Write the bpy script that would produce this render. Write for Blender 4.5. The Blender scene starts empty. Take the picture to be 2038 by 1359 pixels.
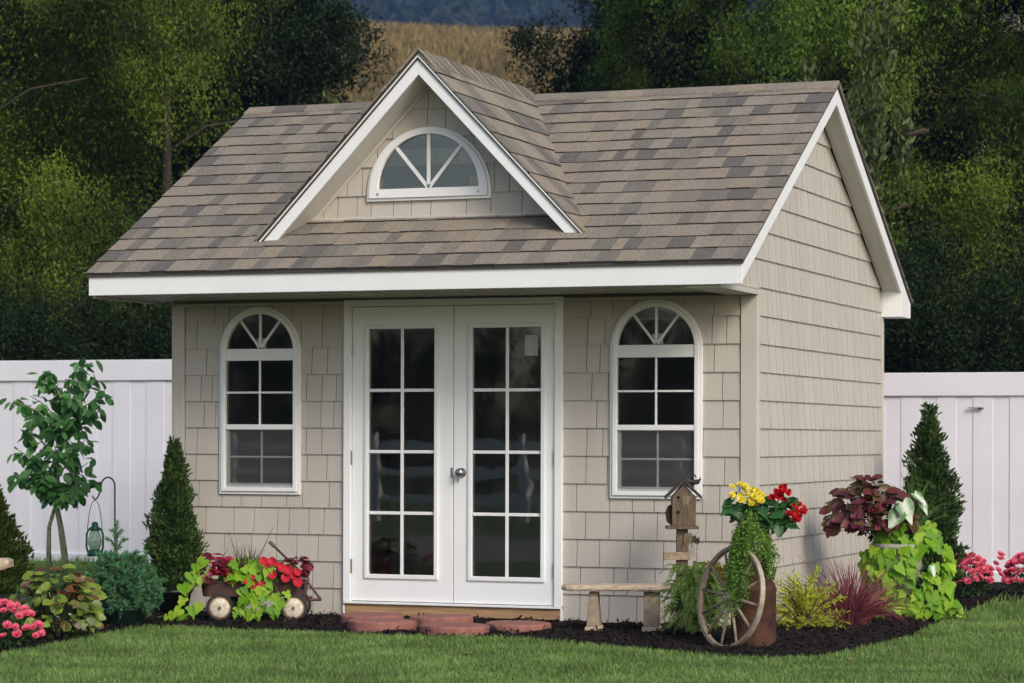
import bpy, math, random
import numpy as np
from mathutils import Vector, Matrix
random.seed(7)
rng = np.random.default_rng(11)
C = bpy.context.scene.collection
SC = bpy.context.scene
PI = math.pi

# ------------------------------------------------------------------ camera, sky, sun, exposure
YAW, ROLL = -0.3588, 0.0030
CAM = Vector((8.9297, -16.8875, 1.271))
FWD = Vector((math.sin(YAW), math.cos(YAW), 0)); RGT = Vector((math.cos(YAW), -math.sin(YAW), 0)); UP = Vector((0, 0, 1))
cd = bpy.data.cameras.new('camera'); cam = bpy.data.objects.new('camera', cd); C.objects.link(cam)
r_ = RGT * math.cos(ROLL) + UP * math.sin(ROLL); u_ = UP * math.cos(ROLL) - RGT * math.sin(ROLL)
m = Matrix.Identity(4)
for i in range(3):
    m[i][0] = r_[i]; m[i][1] = u_[i]; m[i][2] = -FWD[i]; m[i][3] = CAM[i]
cam.matrix_world = m
cd.sensor_width = 36; cd.lens = 5229.1 / 2038 * 36; cd.shift_y = (871.5 - 679.5) / 2038
cd.clip_end = 2000
cd.dof.use_dof = True; cd.dof.focus_distance = 17.6; cd.dof.aperture_fstop = 5.0
SC.camera = cam
w = bpy.data.worlds.new('World'); SC.world = w; w.use_nodes = True
nt = w.node_tree; sky = nt.nodes.new('ShaderNodeTexSky'); sky.sky_type = 'NISHITA'; sky.sun_disc = False
SUN_EL, SUN_AZ = 34, 130          # azimuth: degrees clockwise from +Y of where the sun stands
sky.sun_elevation = math.radians(SUN_EL); sky.sun_rotation = math.radians(SUN_AZ)
sky.air_density = 1.0; sky.dust_density = 2.5; sky.ozone_density = 1.0
nt.links.new(sky.outputs[0], nt.nodes['Background'].inputs[0]); nt.nodes['Background'].inputs[1].default_value = 0.115
sl = bpy.data.lights.new('sun', 'SUN'); sl.energy = 1.55; sl.angle = math.radians(22); sl.color = (1, 0.955, 0.89)
so = bpy.data.objects.new('sun', sl); C.objects.link(so)
sd = Vector((math.sin(math.radians(SUN_AZ)) * math.cos(math.radians(SUN_EL)), math.cos(math.radians(SUN_AZ)) * math.cos(math.radians(SUN_EL)), math.sin(math.radians(SUN_EL))))
so.rotation_euler = sd.to_track_quat('Z', 'Y').to_euler()
SC.view_settings.view_transform = 'Standard'; SC.view_settings.look = 'None'; SC.view_settings.gamma = 1
SC.view_settings.exposure = 0.6
SC.cycles.use_denoising = True
SC.cycles.max_bounces = 6; SC.cycles.transparent_max_bounces = 12; SC.cycles.volume_bounces = 0

# ------------------------------------------------------------------ helpers
def tag(o, label=None, cat=None, group=None, kind=None):
    if label: o['label'] = label
    if cat: o['category'] = cat
    if group: o['group'] = group
    if kind: o['kind'] = kind
    return o

def thing(name, label, cat, loc=(0, 0, 0), rz=0, group=None):
    o = bpy.data.objects.new(name, None); C.objects.link(o); o.empty_display_size = .1
    o.location = loc; o.rotation_euler = (0, 0, rz)
    return tag(o, label, cat, group)

def link(name, me, parent=None, mw=None):
    o = bpy.data.objects.new(name, me); C.objects.link(o)
    if parent is not None: o.parent = parent
    if mw is not None: o.matrix_basis = mw
    return o

class MB:
    def __init__(s): s.v = []; s.f = []; s.m = []
    def add(s, vs, fs, mi=0):
        b = len(s.v); s.v += [tuple(p) for p in vs]; s.f += [tuple(b + i for i in f) for f in fs]; s.m += [mi] * len(fs); return s
    def box(s, x0, x1, y0, y1, z0, z1, mi=0):
        return s.add([(x0,y0,z0),(x1,y0,z0),(x1,y1,z0),(x0,y1,z0),(x0,y0,z1),(x1,y0,z1),(x1,y1,z1),(x0,y1,z1)],
                     [(0,3,2,1),(4,5,6,7),(0,1,5,4),(1,2,6,5),(2,3,7,6),(3,0,4,7)], mi)
    def prism(s, poly, off, mi=0):
        n = len(poly); off = Vector(off); a = [Vector(p) for p in poly]
        return s.add(a + [p + off for p in a], [tuple(range(n))[::-1], tuple(range(n, 2*n))] + [(i, (i+1) % n, n + (i+1) % n, n + i) for i in range(n)], mi)
    def loft(s, a, b, mi=0):   # two polygons of equal length
        n = len(a)
        return s.add(list(a) + list(b), [tuple(range(n))[::-1], tuple(range(n, 2*n))] + [(i, (i+1) % n, n + (i+1) % n, n + i) for i in range(n)], mi)
    def tube(s, path, rad, n=6, mi=0, cap=True):
        path = [Vector(p) for p in path]
        if not hasattr(rad, '__len__'): rad = [rad] * len(path)
        vs = []; fs = []; ref = Vector((.31, .22, .9))
        for i, p in enumerate(path):
            t = (path[min(i+1, len(path)-1)] - path[max(i-1, 0)]).normalized()
            if abs(t.dot(ref)) > .96: ref = Vector((1, .1, 0))
            a = t.cross(ref).normalized(); b = t.cross(a)
            vs += [p + (a * math.cos(2*PI*k/n) + b * math.sin(2*PI*k/n)) * rad[i] for k in range(n)]
        for i in range(len(path) - 1):
            fs += [(i*n+k, i*n+(k+1) % n, (i+1)*n+(k+1) % n, (i+1)*n+k) for k in range(n)]
        if cap: fs += [tuple(range(n))[::-1], tuple(range((len(path)-1)*n, len(path)*n))]
        return s.add(vs, fs, mi)
    def lathe(s, prof, n=24, c=(0, 0, 0), mi=0):
        vs = []; fs = []
        for r, z in prof: vs += [(c[0] + r*math.cos(2*PI*k/n), c[1] + r*math.sin(2*PI*k/n), c[2] + z) for k in range(n)]
        for i in range(len(prof) - 1): fs += [(i*n+k, i*n+(k+1) % n, (i+1)*n+(k+1) % n, (i+1)*n+k) for k in range(n)]
        return s.add(vs, fs, mi)
    def mesh(s, name, mats, smooth=False):
        me = bpy.data.meshes.new(name); me.from_pydata(s.v, [], s.f)
        mats = mats if isinstance(mats, (list, tuple)) else [mats]
        for mt in mats: me.materials.append(mt)
        if len(mats) > 1: me.polygons.foreach_set('material_index', s.m)
        if smooth: me.polygons.foreach_set('use_smooth', [True] * len(me.polygons))
        me.update(); return me
    def build(s, name, mats, parent=None, smooth=False, bevel=0, mw=None):
        o = link(name, s.mesh(name, mats, smooth), parent, mw)
        if bevel:
            b = o.modifiers.new('b', 'BEVEL'); b.width = bevel; b.segments = 2; b.limit_method = 'ANGLE'
        return o

# leaf templates: (along, across, lift) in units of length, faces
RHOMB = ([(0,0,0),(.42,.19,.05),(1,0,-.04),(.42,-.19,.05)], [(0,1,2),(0,2,3)])
NEEDLE = ([(0,0,0),(.4,.09,.02),(1,0,0),(.4,-.09,.02)], [(0,1,2),(0,2,3)])
SPRIG = ([(0,0,0),(.5,.16,0),(1,0,0),(.5,-.16,0),(.5,0,.16),(.5,0,-.16)], [(0,1,2),(0,2,3),(0,4,2),(0,2,5)])
OVAL = ([(0,0,0),(.2,.2,.05),(.55,.27,.07),(.85,.14,.02),(1,0,-.06),(.85,-.14,.02),(.55,-.27,.07),(.2,-.2,.05),(.3,0,.0),(.65,0,.0)],
        [(0,8,1),(1,8,9,2),(2,9,3),(3,9,4),(4,9,5),(5,9,6),(6,9,8,7),(7,8,0)])
HEART = ([(0,0,0),(-.16,.22,.03),(-.08,.42,.05),(.16,.5,.04),(.42,.40,0),(.66,.2,-.06),(1,0,-.16),(.66,-.2,-.06),(.42,-.40,0),(.16,-.5,.04),(-.08,-.42,.05),(-.16,-.22,.03),(.34,0,-.04),(.66,0,-.1)],
         [(0,12,2,1),(2,12,3),(3,12,4),(4,12,13,5),(5,13,6),(6,13,7),(7,13,12,8),(8,12,9),(9,12,10),(10,12,0,11)])
LOBED = ([(0,0,0),(-.14,.25,.03),(-.02,.5,.0),(.28,.3,.04),(.5,.36,-.02),(.62,.16,-.03),(1,0,-.18),(.62,-.16,-.03),(.5,-.36,-.02),(.28,-.3,.04),(-.02,-.5,.0),(-.14,-.25,.03),(.3,0,-.03),(.64,0,-.09)],
         [(0,12,2,1),(2,12,3),(3,12,4),(4,12,13,5),(5,13,6),(6,13,7),(7,13,12,8),(8,12,9),(9,12,10),(10,12,0,11)])

def nrm(a): return a / np.maximum(np.linalg.norm(a, axis=-1, keepdims=True), 1e-9)
def rdir(n): return nrm(rng.normal(size=(n, 3)))

def leafmesh(name, tm, P, D, N, S, mats, mi=None):
    P = np.asarray(P, float); D = nrm(np.asarray(D, float)); N = np.asarray(N, float); S = np.asarray(S, float).reshape(-1, 1, 1)
    Y = nrm(np.cross(N, D)); Z = np.cross(D, Y)
    T = np.array(tm[0]); k = len(T); n = len(P)
    V = P[:, None, :] + S * (T[None, :, 0:1] * D[:, None, :] + T[None, :, 1:2] * Y[:, None, :] + T[None, :, 2:3] * Z[:, None, :])
    V = V.reshape(-1, 3)
    loops = np.array([i for f in tm[1] for i in f]); cnt = np.array([len(f) for f in tm[1]])
    L = (loops[None, :] + (np.arange(n) * k)[:, None]).reshape(-1)
    tot = np.tile(cnt, n); st = np.concatenate([[0], np.cumsum(tot)[:-1]])
    me = bpy.data.meshes.new(name); me.vertices.add(len(V)); me.vertices.foreach_set('co', V.ravel())
    me.loops.add(len(L)); me.loops.foreach_set('vertex_index', L.astype(np.int32))
    me.polygons.add(len(tot)); me.polygons.foreach_set('loop_start', st.astype(np.int32)); me.polygons.foreach_set('loop_total', tot.astype(np.int32))
    mats = mats if isinstance(mats, (list, tuple)) else [mats]
    for mt in mats: me.materials.append(mt)
    if mi is not None: me.polygons.foreach_set('material_index', np.repeat(mi, len(cnt)).astype(np.int32))
    me.update(calc_edges=True); me.validate(); return me

def one_leaf(name, tm, mat):
    me = leafmesh(name, tm, [(0,0,0)], [(1,0,0)], [(0,0,1)], [1.0], mat)
    me.polygons.foreach_set('use_smooth', [True] * len(me.polygons)); return me

def place_leaf(name, me, parent, p, d, n, s, wide=1.0):
    d = Vector(d).normalized(); y = Vector(n).cross(d)
    if y.length < 1e-4: y = Vector((0, 1, .01)).cross(d)
    y.normalize(); z = d.cross(y)
    mw = Matrix(((d.x*s, y.x*s*wide, z.x*s, p[0]), (d.y*s, y.y*s*wide, z.y*s, p[1]), (d.z*s, y.z*s*wide, z.z*s, p[2]), (0, 0, 0, 1)))
    return link(name, me, parent, mw)

# ------------------------------------------------------------------ materials
def new_mat(name):
    mt = bpy.data.materials.new(name); mt.use_nodes = True
    return mt, mt.node_tree, mt.node_tree.nodes['Principled BSDF']

def mat(name, col, rough=.6, var=.15, scale=8.0, bump=0, bscale=60, metal=0, col2=None, spec=.5, stretch=None, obj_var=0, detail=4):
    mt, t, p = new_mat(name); n = t.nodes; l = t.links
    tc = n.new('ShaderNodeTexCoord'); vec = tc.outputs['Object']
    if stretch:
        mp = n.new('ShaderNodeMapping'); mp.inputs['Scale'].default_value = stretch; l.new(vec, mp.inputs[0]); vec = mp.outputs[0]
    nz = n.new('ShaderNodeTexNoise'); nz.inputs['Scale'].default_value = scale; nz.inputs['Detail'].default_value = detail; l.new(vec, nz.inputs[0])
    rp = n.new('ShaderNodeValToRGB'); rp.color_ramp.elements[0].position = .3; rp.color_ramp.elements[1].position = .7
    c2 = col2 or tuple(min(1, c * (1 + var)) for c in col); c1 = col if col2 else tuple(c * (1 - var) for c in col)
    rp.color_ramp.elements[0].color = (*c1, 1); rp.color_ramp.elements[1].color = (*c2, 1)
    l.new(nz.outputs[0], rp.inputs[0]); out = rp.outputs[0]
    if obj_var:
        oi = n.new('ShaderNodeObjectInfo'); mr = n.new('ShaderNodeMapRange'); mr.inputs[3].default_value = 1 - obj_var; mr.inputs[4].default_value = 1 + obj_var
        l.new(oi.outputs['Random'], mr.inputs[0]); hs = n.new('ShaderNodeHueSaturation'); l.new(mr.outputs[0], hs.inputs['Value']); l.new(out, hs.inputs['Color']); out = hs.outputs[0]
    l.new(out, p.inputs['Base Color']); p.inputs['Roughness'].default_value = rough; p.inputs['Metallic'].default_value = metal
    p.inputs['Specular IOR Level'].default_value = spec
    if bump:
        b = n.new('ShaderNodeTexNoise'); b.inputs['Scale'].default_value = bscale; b.inputs['Detail'].default_value = 4; l.new(vec, b.inputs[0])
        bp = n.new('ShaderNodeBump'); bp.inputs['Strength'].default_value = bump; bp.inputs['Distance'].default_value = .01
        l.new(b.outputs[0], bp.inputs['Height']); l.new(bp.outputs[0], p.inputs['Normal'])
    return mt

def leaf_mat(name, cols, rough=.5, trans=.35, island=True, spec=.2, noise=0):
    """cols: list of linear colours picked at random per leaf"""
    mt, t, p = new_mat(name); n = t.nodes; l = t.links
    rp = n.new('ShaderNodeValToRGB'); cr = rp.color_ramp
    while len(cr.elements) < len(cols): cr.elements.new(.5)
    for i, c in enumerate(cols): cr.elements[i].position = i / max(1, len(cols) - 1); cr.elements[i].color = (*c, 1)
    if island: g = n.new('ShaderNodeNewGeometry'); l.new(g.outputs['Random Per Island'], rp.inputs[0])
    else: g = n.new('ShaderNodeObjectInfo'); l.new(g.outputs['Random'], rp.inputs[0])
    out = rp.outputs[0]
    if noise:
        tc = n.new('ShaderNodeTexCoord'); nz = n.new('ShaderNodeTexNoise'); nz.inputs['Scale'].default_value = noise; l.new(tc.outputs['Object'], nz.inputs[0])
        mr = n.new('ShaderNodeMapRange'); mr.inputs[1].default_value = .3; mr.inputs[2].default_value = .7; mr.inputs[3].default_value = .7; mr.inputs[4].default_value = 1.3; l.new(nz.outputs[0], mr.inputs[0])
        hs = n.new('ShaderNodeHueSaturation'); l.new(mr.outputs[0], hs.inputs['Value']); l.new(out, hs.inputs['Color']); out = hs.outputs[0]
    l.new(out, p.inputs['Base Color']); p.inputs['Roughness'].default_value = rough; p.inputs['Specular IOR Level'].default_value = spec
    if trans:
        tr = n.new('ShaderNodeBsdfTranslucent'); l.new(out, tr.inputs['Color']); mx = n.new('ShaderNodeMixShader'); mx.inputs[0].default_value = trans
        l.new(p.outputs[0], mx.inputs[1]); l.new(tr.outputs[0], mx.inputs[2]); l.new(mx.outputs[0], n['Material Output'].inputs['Surface'])
    return mt

def two_tone_leaf(name, inner, outer, pos=(.25, .6), veins=0, rough=.45, jitter=.25):
    """colour runs from the midrib outwards (object coordinates of the unit leaf)"""
    mt, t, p = new_mat(name); n = t.nodes; l = t.links
    tc = n.new('ShaderNodeTexCoord'); sx = n.new('ShaderNodeSeparateXYZ'); l.new(tc.outputs['Object'], sx.inputs[0])
    ab = n.new('ShaderNodeMath'); ab.operation = 'ABSOLUTE'; l.new(sx.outputs['Y'], ab.inputs[0])
    nz = n.new('ShaderNodeTexNoise'); nz.inputs['Scale'].default_value = 7 if not veins else veins; l.new(tc.outputs['Object'], nz.inputs[0])
    ad = n.new('ShaderNodeMath'); ad.operation = 'MULTIPLY_ADD'; ad.inputs[1].default_value = .35; l.new(nz.outputs[0], ad.inputs[0]); l.new(ab.outputs[0], ad.inputs[2])
    rp = n.new('ShaderNodeValToRGB'); rp.color_ramp.elements[0].position = pos[0]; rp.color_ramp.elements[1].position = pos[1]
    rp.color_ramp.elements[0].color = (*inner, 1); rp.color_ramp.elements[1].color = (*outer, 1); l.new(ad.outputs[0], rp.inputs[0])
    oi = n.new('ShaderNodeObjectInfo'); mr = n.new('ShaderNodeMapRange'); mr.inputs[3].default_value = 1 - jitter; mr.inputs[4].default_value = 1 + jitter; l.new(oi.outputs['Random'], mr.inputs[0])
    hs = n.new('ShaderNodeHueSaturation'); l.new(mr.outputs[0], hs.inputs['Value']); l.new(rp.outputs[0], hs.inputs['Color'])
    l.new(hs.outputs[0], p.inputs['Base Color']); p.inputs['Roughness'].default_value = rough
    tr = n.new('ShaderNodeBsdfTranslucent'); l.new(hs.outputs[0], tr.inputs['Color']); mx = n.new('ShaderNodeMixShader'); mx.inputs[0].default_value = .25
    l.new(p.outputs[0], mx.inputs[1]); l.new(tr.outputs[0], mx.inputs[2]); l.new(mx.outputs[0], n['Material Output'].inputs['Surface'])
    return mt

def glass_mat(name, tint=(.90, .92, .91), f0=.05):
    mt, t, p = new_mat(name); n = t.nodes; l = t.links; n.remove(p)
    tr = n.new('ShaderNodeBsdfTransparent'); tr.inputs[0].default_value = (*tint, 1)
    gl = n.new('ShaderNodeBsdfGlossy'); gl.inputs['Roughness'].default_value = .015
    nz = n.new('ShaderNodeTexNoise'); nz.inputs['Scale'].default_value = 2.5; tc = n.new('ShaderNodeTexCoord'); l.new(tc.outputs['Object'], nz.inputs[0])
    bp = n.new('ShaderNodeBump'); bp.inputs['Strength'].default_value = .035; bp.inputs['Distance'].default_value = .02; l.new(nz.outputs[0], bp.inputs['Height']); l.new(bp.outputs[0], gl.inputs['Normal'])
    fr = n.new('ShaderNodeFresnel'); fr.inputs[0].default_value = 1.8
    mx = n.new('ShaderNodeMixShader'); l.new(fr.outputs[0], mx.inputs[0]); l.new(tr.outputs[0], mx.inputs[1]); l.new(gl.outputs[0], mx.inputs[2]); l.new(mx.outputs[0], n['Material Output'].inputs['Surface'])
    return mt

def tree_mat(name, lo, hi, rough=.5, trans=.2, scale=.75, spec=.12):
    # sunlit and shaded boughs are painted in (noise over the crown), leaves vary a little about their bough's tone
    mt, t, p = new_mat(name); n = t.nodes; l = t.links
    tc = n.new('ShaderNodeTexCoord'); nz = n.new('ShaderNodeTexNoise'); nz.inputs['Scale'].default_value = scale; nz.inputs['Detail'].default_value = 3; l.new(tc.outputs['Object'], nz.inputs[0])
    mr = n.new('ShaderNodeMapRange'); mr.inputs[1].default_value = .38; mr.inputs[2].default_value = .66; l.new(nz.outputs[0], mr.inputs[0])
    g = n.new('ShaderNodeNewGeometry'); ma = n.new('ShaderNodeMath'); ma.operation = 'MULTIPLY_ADD'; ma.inputs[1].default_value = .45; l.new(g.outputs['Random Per Island'], ma.inputs[0])
    sc = n.new('ShaderNodeMath'); sc.operation = 'MULTIPLY'; sc.inputs[1].default_value = .62; l.new(mr.outputs[0], sc.inputs[0]); l.new(sc.outputs[0], ma.inputs[2])
    rp = n.new('ShaderNodeValToRGB'); rp.color_ramp.elements[0].color = (*lo, 1); rp.color_ramp.elements[1].color = (*hi, 1); rp.color_ramp.elements[0].position = .15; l.new(ma.outputs[0], rp.inputs[0]); out = rp.outputs[0]
    l.new(out, p.inputs['Base Color']); p.inputs['Roughness'].default_value = rough; p.inputs['Specular IOR Level'].default_value = spec
    tr = n.new('ShaderNodeBsdfTranslucent'); l.new(out, tr.inputs['Color']); mx = n.new('ShaderNodeMixShader'); mx.inputs[0].default_value = trans
    l.new(p.outputs[0], mx.inputs[1]); l.new(tr.outputs[0], mx.inputs[2]); l.new(mx.outputs[0], n['Material Output'].inputs['Surface'])
    return mt
M = {}
M['siding'] = mat('siding', (.455, .418, .368), .55, .05, 5, bump=.25, bscale=90, stretch=(1, 1, .12), obj_var=.035)
M['trim'] = mat('beige_trim', (.50, .462, .408), .45, .04, 4)
M['white'] = mat('white_paint', (.77, .775, .78), .4, .03, 3)
M['door_white'] = mat('door_paint', (.80, .81, .815), .38, .03, 2.5)
M['vinyl'] = mat('window_vinyl', (.74, .74, .74), .35, .03, 3)
M['screen_frame'] = mat('screen_frame', (.35, .36, .37), .5, .05, 3)
M['soffit'] = mat('soffit', (.42, .385, .33), .5, .05, 3)
M['soffit_white'] = mat('soffit_white', (.60, .585, .55), .45, .04, 3)
M['wallcore'] = mat('wall_core', (.28, .24, .19), .8, .1, 3)
M['interior'] = mat('interior_wood', (.32, .26, .19), .9, .3, 6)
M['ceiling'] = mat('ceiling_paint', (.62, .61, .58), .8, .05, 4)
M['glass'] = glass_mat('window_glass')
M['pane_backing'] = mat('dormer_backing', (.26, .25, .27), .6, .06, 5)
def screen_mat():
    mt, t, p = new_mat('insect_screen'); n = t.nodes; l = t.links
    p.inputs['Base Color'].default_value = (.13, .13, .13, 1); p.inputs['Roughness'].default_value = .8
    tr = n.new('ShaderNodeBsdfTransparent'); mx = n.new('ShaderNodeMixShader'); mx.inputs[0].default_value = .17
    l.new(tr.outputs[0], mx.inputs[1]); l.new(p.outputs[0], mx.inputs[2]); l.new(mx.outputs[0], n['Material Output'].inputs['Surface']); return mt
M['metal'] = mat('brushed_metal', (.42, .40, .37), .3, .08, 20, metal=1)
M['pine'] = mat('pine_beam', (.36, .22, .11), .7, .3, 9, stretch=(.6, 5, 9), bump=.2)
M['screen'] = screen_mat()
M['sticker'] = mat('sticker', (.36, .38, .36), .6, .15, 60)
SH = [(.255, .224, .180), (.230, .202, .164), (.204, .180, .148), (.132, .120, .106), (.262, .220, .166), (.170, .152, .130)]
M['shingles'] = [mat('shingle_tone', c, .92, .38, 95, bump=.6, bscale=200, spec=.2, detail=6) for c in SH]
M['asphalt_shadow'] = mat('asphalt_shadow_edge', (.045, .040, .036), .9, .2, 30)  # dark butt edge: asphalt core and course shadow line in one colour
M['deck'] = mat('roof_deck', (.05, .042, .036), .9, .2, 6)
M['fence'] = mat('fence_vinyl', (.71, .69, .735), .45, .05, 1.6)
M['mulch'] = mat('mulch', (.012, .009, .0075), .95, .5, 26, bump=1, bscale=90, spec=.15)
M['chip'] = leaf_mat('mulch_chip', [(.008, .006, .005), (.016, .011, .009), (.03, .02, .015), (.011, .008, .007)], .9, 0, spec=.15)
M['soil'] = mat('lawn_soil', (.06, .10, .03), .95, .4, 3, bump=.6, bscale=40, spec=.1, col2=(.09, .125, .045))
M['grass'] = leaf_mat('grass_blade', [(.09, .19, .036), (.14, .265, .058), (.20, .33, .085), (.12, .235, .048), (.28, .34, .13), (.22, .25, .10)], .5, .4, noise=2.2)
M['paver'] = mat('red_paver', (.26, .105, .085), .85, .22, 18, bump=.5, bscale=120, obj_var=.12)
M['stone'] = mat('bench_stone', (.46, .36, .26), .85, .22, 22, bump=.6, bscale=90)
M['stone_leg'] = mat('bench_leg_stone', (.30, .235, .165), .9, .22, 20, bump=.5, bscale=90)
M['rust'] = mat('rusted_iron', (.022, .013, .010), .85, .4, 9, bump=.6, bscale=50, col2=(.085, .036, .021), spec=.2, detail=8)
M['wagon'] = mat('wagon_rust', (.045, .020, .018), .6, .4, 14, col2=(.085, .035, .027))
M['rubber'] = mat('rubber', (.02, .02, .02), .8, .2, 20)
M['hub'] = mat('hub_enamel', (.42, .33, .20), .5, .2, 38, col2=(.66, .64, .58), detail=8)
M['hubrust'] = mat('hub_rust', (.20, .10, .05), .8, .4, 30)
M['oldwood'] = mat('old_wood', (.115, .078, .052), .85, .35, 12, stretch=(4, 4, .8), bump=.5, bscale=40)
M['greywood'] = mat('grey_wood', (.30, .225, .15), .8, .3, 30, bump=.4, bscale=60)
M['roofwood'] = mat('dark_shake_wood', (.06, .043, .034), .85, .3, 14, bump=.4)
M['hole'] = mat('hole', (.006, .005, .004), 1, .1, 5)
M['tyre_iron'] = mat('iron_tyre', (.42, .34, .26), .45, .3, 24, metal=.35)
M['straw'] = mat('dry_straw', (.20, .155, .085), .8, .3, 30)
M['hookiron'] = mat('hook_iron', (.02, .05, .035), .45, .3, 30)
M['lantern'] = mat('lantern_green', (.016, .15, .06), .35, .3, 20)
M['lantern_glass'] = mat('lantern_glass', (.62, .90, .60), .10, .35, 40)
M['pot'] = mat('black_pot', (.018, .018, .02), .5, .2, 8)
M['greenpot'] = mat('green_pot', (.022, .06, .038), .5, .2, 8)
M['urn'] = mat('urn_stone', (.30, .29, .24), .8, .2, 14, bump=.4)
M['bark'] = mat('bark', (.045, .034, .025), .9, .4, 10, stretch=(4, 4, .8), bump=.6)
M['youngbark'] = mat('young_bark', (.21, .24, .13), .8, .4, 24, bump=.3)
M['stem'] = mat('green_stem', (.07, .12, .03), .6, .2, 20)
M['brownstem'] = mat('brown_stem', (.06, .04, .03), .7, .3, 20)
M['corn'] = leaf_mat('corn_leaf', [(.24, .165, .06), (.30, .20, .075), (.18, .14, .05), (.12, .12, .04), (.34, .22, .085)], .8, .25, noise=.05)
M['field'] = mat('field_soil', (.17, .12, .055), .95, .3, .25, col2=(.22, .155, .07), bump=.5, bscale=3)
M['far'] = leaf_mat('far_wood_leaf', [(.012, .024, .012), (.02, .034, .015), (.009, .018, .010)], .8, .1)

# ------------------------------------------------------------------ ground, lawn, bed
gm = MB(); gm.box(-60, 60, -90, 45, -.6, 0); tag(gm.build('lawn', M['soil']), 'mown green lawn round the shed', 'lawn', kind='structure')
BED = [(-1.6,-4.1),(.84,-4.05),(.91,-3.83),(.85,-3.18),(.66,-2.2),(.66,-1.62),(.86,-1.45),(1.2,-1.52),(1.69,-1.45),(2.03,-1.52),(2.34,-1.70),(2.84,-1.70),(3.3,-1.64),(3.89,-1.87),(4.48,-2.26),(4.83,-2.40),(5.11,-2.36),(5.32,-2.12),(5.42,-1.70),(5.46,-.6),(5.45,.3),(5.40,1.4),(5.36,2.8),(5.55,3.6),(6.6,4.4),(6.6,5.9),(-.6,5.9),(-.7,.9),(-1.7,.4)]
def in_poly(x, y, poly):
    c = np.zeros(np.shape(x), bool); j = len(poly) - 1
    for i in range(len(poly)):
        xi, yi = poly[i]; xj, yj = poly[j]
        c ^= ((yi > y) != (yj > y)) & (x < (xj - xi) * (y - yi) / (yj - yi + 1e-12) + xi); j = i
    return c
def edge_dist(x, y, poly):
    d = np.full(np.shape(x), 1e9)
    for i in range(len(poly)):
        a = np.array(poly[i]); b = np.array(poly[(i+1) % len(poly)]); ab = b - a
        t = np.clip(((x - a[0]) * ab[0] + (y - a[1]) * ab[1]) / (ab @ ab), 0, 1)
        d = np.minimum(d, np.hypot(x - a[0] - t * ab[0], y - a[1] - t * ab[1]))
    return d
def bedz(x, y):
    d = edge_dist(x, y, BED)
    return .004 + .018 * np.clip(d / .25, 0, 1) + .006 * np.sin(x * 17 + y * 9) * np.clip(d / .2, 0, 1) + .006 * np.sin(y * 23 - x * 11) * np.clip(d / .2, 0, 1)
st = .04
gx, gy = np.meshgrid(np.arange(-1.8, 6.7, st), np.arange(-3.9, 6.0, st)); ok = in_poly(gx, gy, BED)
gz = np.where(ok, bedz(gx, gy) + rng.normal(0, .006, gx.shape), -.02); ny, nx = gx.shape
idx = np.arange(nx * ny).reshape(ny, nx); keep = ok[:-1, :-1] | ok[1:, :-1] | ok[:-1, 1:] | ok[1:, 1:]
fq = np.stack([idx[:-1, :-1], idx[:-1, 1:], idx[1:, 1:], idx[1:, :-1]], -1)[keep]
bm_ = bpy.data.meshes.new('mulch_bed'); bm_.from_pydata(np.stack([gx, gy, gz], -1).reshape(-1, 3).tolist(), [], fq.tolist()); bm_.materials.append(M['mulch']); bm_.update()
tag(link('mulch_bed', bm_), 'dark brown mulch bed curving round the shed front', 'mulch bed', kind='structure')
n = 30000
x = rng.uniform(-1.3, 6.2, n * 2); y = rng.uniform(-3.8, 5, n * 2); k = in_poly(x, y, BED) & ~((x > .05) & (x < 4.3) & (y > 0) & (y < 3.8)); x, y = x[k][:n], y[k][:n]
D = rdir(len(x)); D[:, 2] *= .45; me = leafmesh('mulch_chips', RHOMB, np.stack([x, y, bedz(x, y) + .008], -1), D, nrm(rdir(len(x)) * .7 + [0, 0, 1]), rng.uniform(.018, .05, len(x)), M['chip'])
tag(link('mulch_chips', me), 'loose dark wood chips on the mulch bed', 'mulch', kind='stuff')

def grass_patch(name, label, n, area, hmin, hmax, keepf, wid=.0040):
    x = rng.uniform(area[0], area[1], n); y = rng.uniform(area[2], area[3], n); k = keepf(x, y); x, y = x[k], y[k]; n = len(x)
    h = rng.uniform(hmin, hmax, n) * (1 + .25 * np.sin(x * 2.3 + 1) * np.sin(y * 2.9)); a = rng.uniform(0, 2 * PI, n); ln = rng.uniform(.05, .6, n) * h
    dx, dy = np.cos(a), np.sin(a); w2 = wid * rng.uniform(.6, 1.2, n); b = rng.uniform(0, PI, n); wx, wy = np.cos(b) * w2, np.sin(b) * w2
    V = np.zeros((n, 5, 3))
    V[:, 0] = np.stack([x - wx, y - wy, 0 * x - .005], -1); V[:, 1] = np.stack([x + wx, y + wy, 0 * x - .005], -1)
    mx, my = x + dx * ln * .3, y + dy * ln * .3
    V[:, 2] = np.stack([mx + wx * .8, my + wy * .8, h * .6], -1); V[:, 3] = np.stack([mx - wx * .8, my - wy * .8, h * .6], -1)
    V[:, 4] = np.stack([x + dx * ln, y + dy * ln, h], -1)
    me = bpy.data.meshes.new(name); me.vertices.add(n * 5); me.vertices.foreach_set('co', V.ravel())
    L = (np.array([0, 1, 2, 3, 3, 2, 4])[None] + (np.arange(n) * 5)[:, None]).ravel(); tot = np.tile([4, 3], n); s0 = np.concatenate([[0], np.cumsum(tot)[:-1]])
    me.loops.add(len(L)); me.loops.foreach_set('vertex_index', L.astype(np.int32)); me.polygons.add(len(tot))
    me.polygons.foreach_set('loop_start', s0.astype(np.int32)); me.polygons.foreach_set('loop_total', tot.astype(np.int32)); me.materials.append(M['grass']); me.update(calc_edges=True)
    return tag(link(name, me), label, 'grass', kind='stuff')
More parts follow.
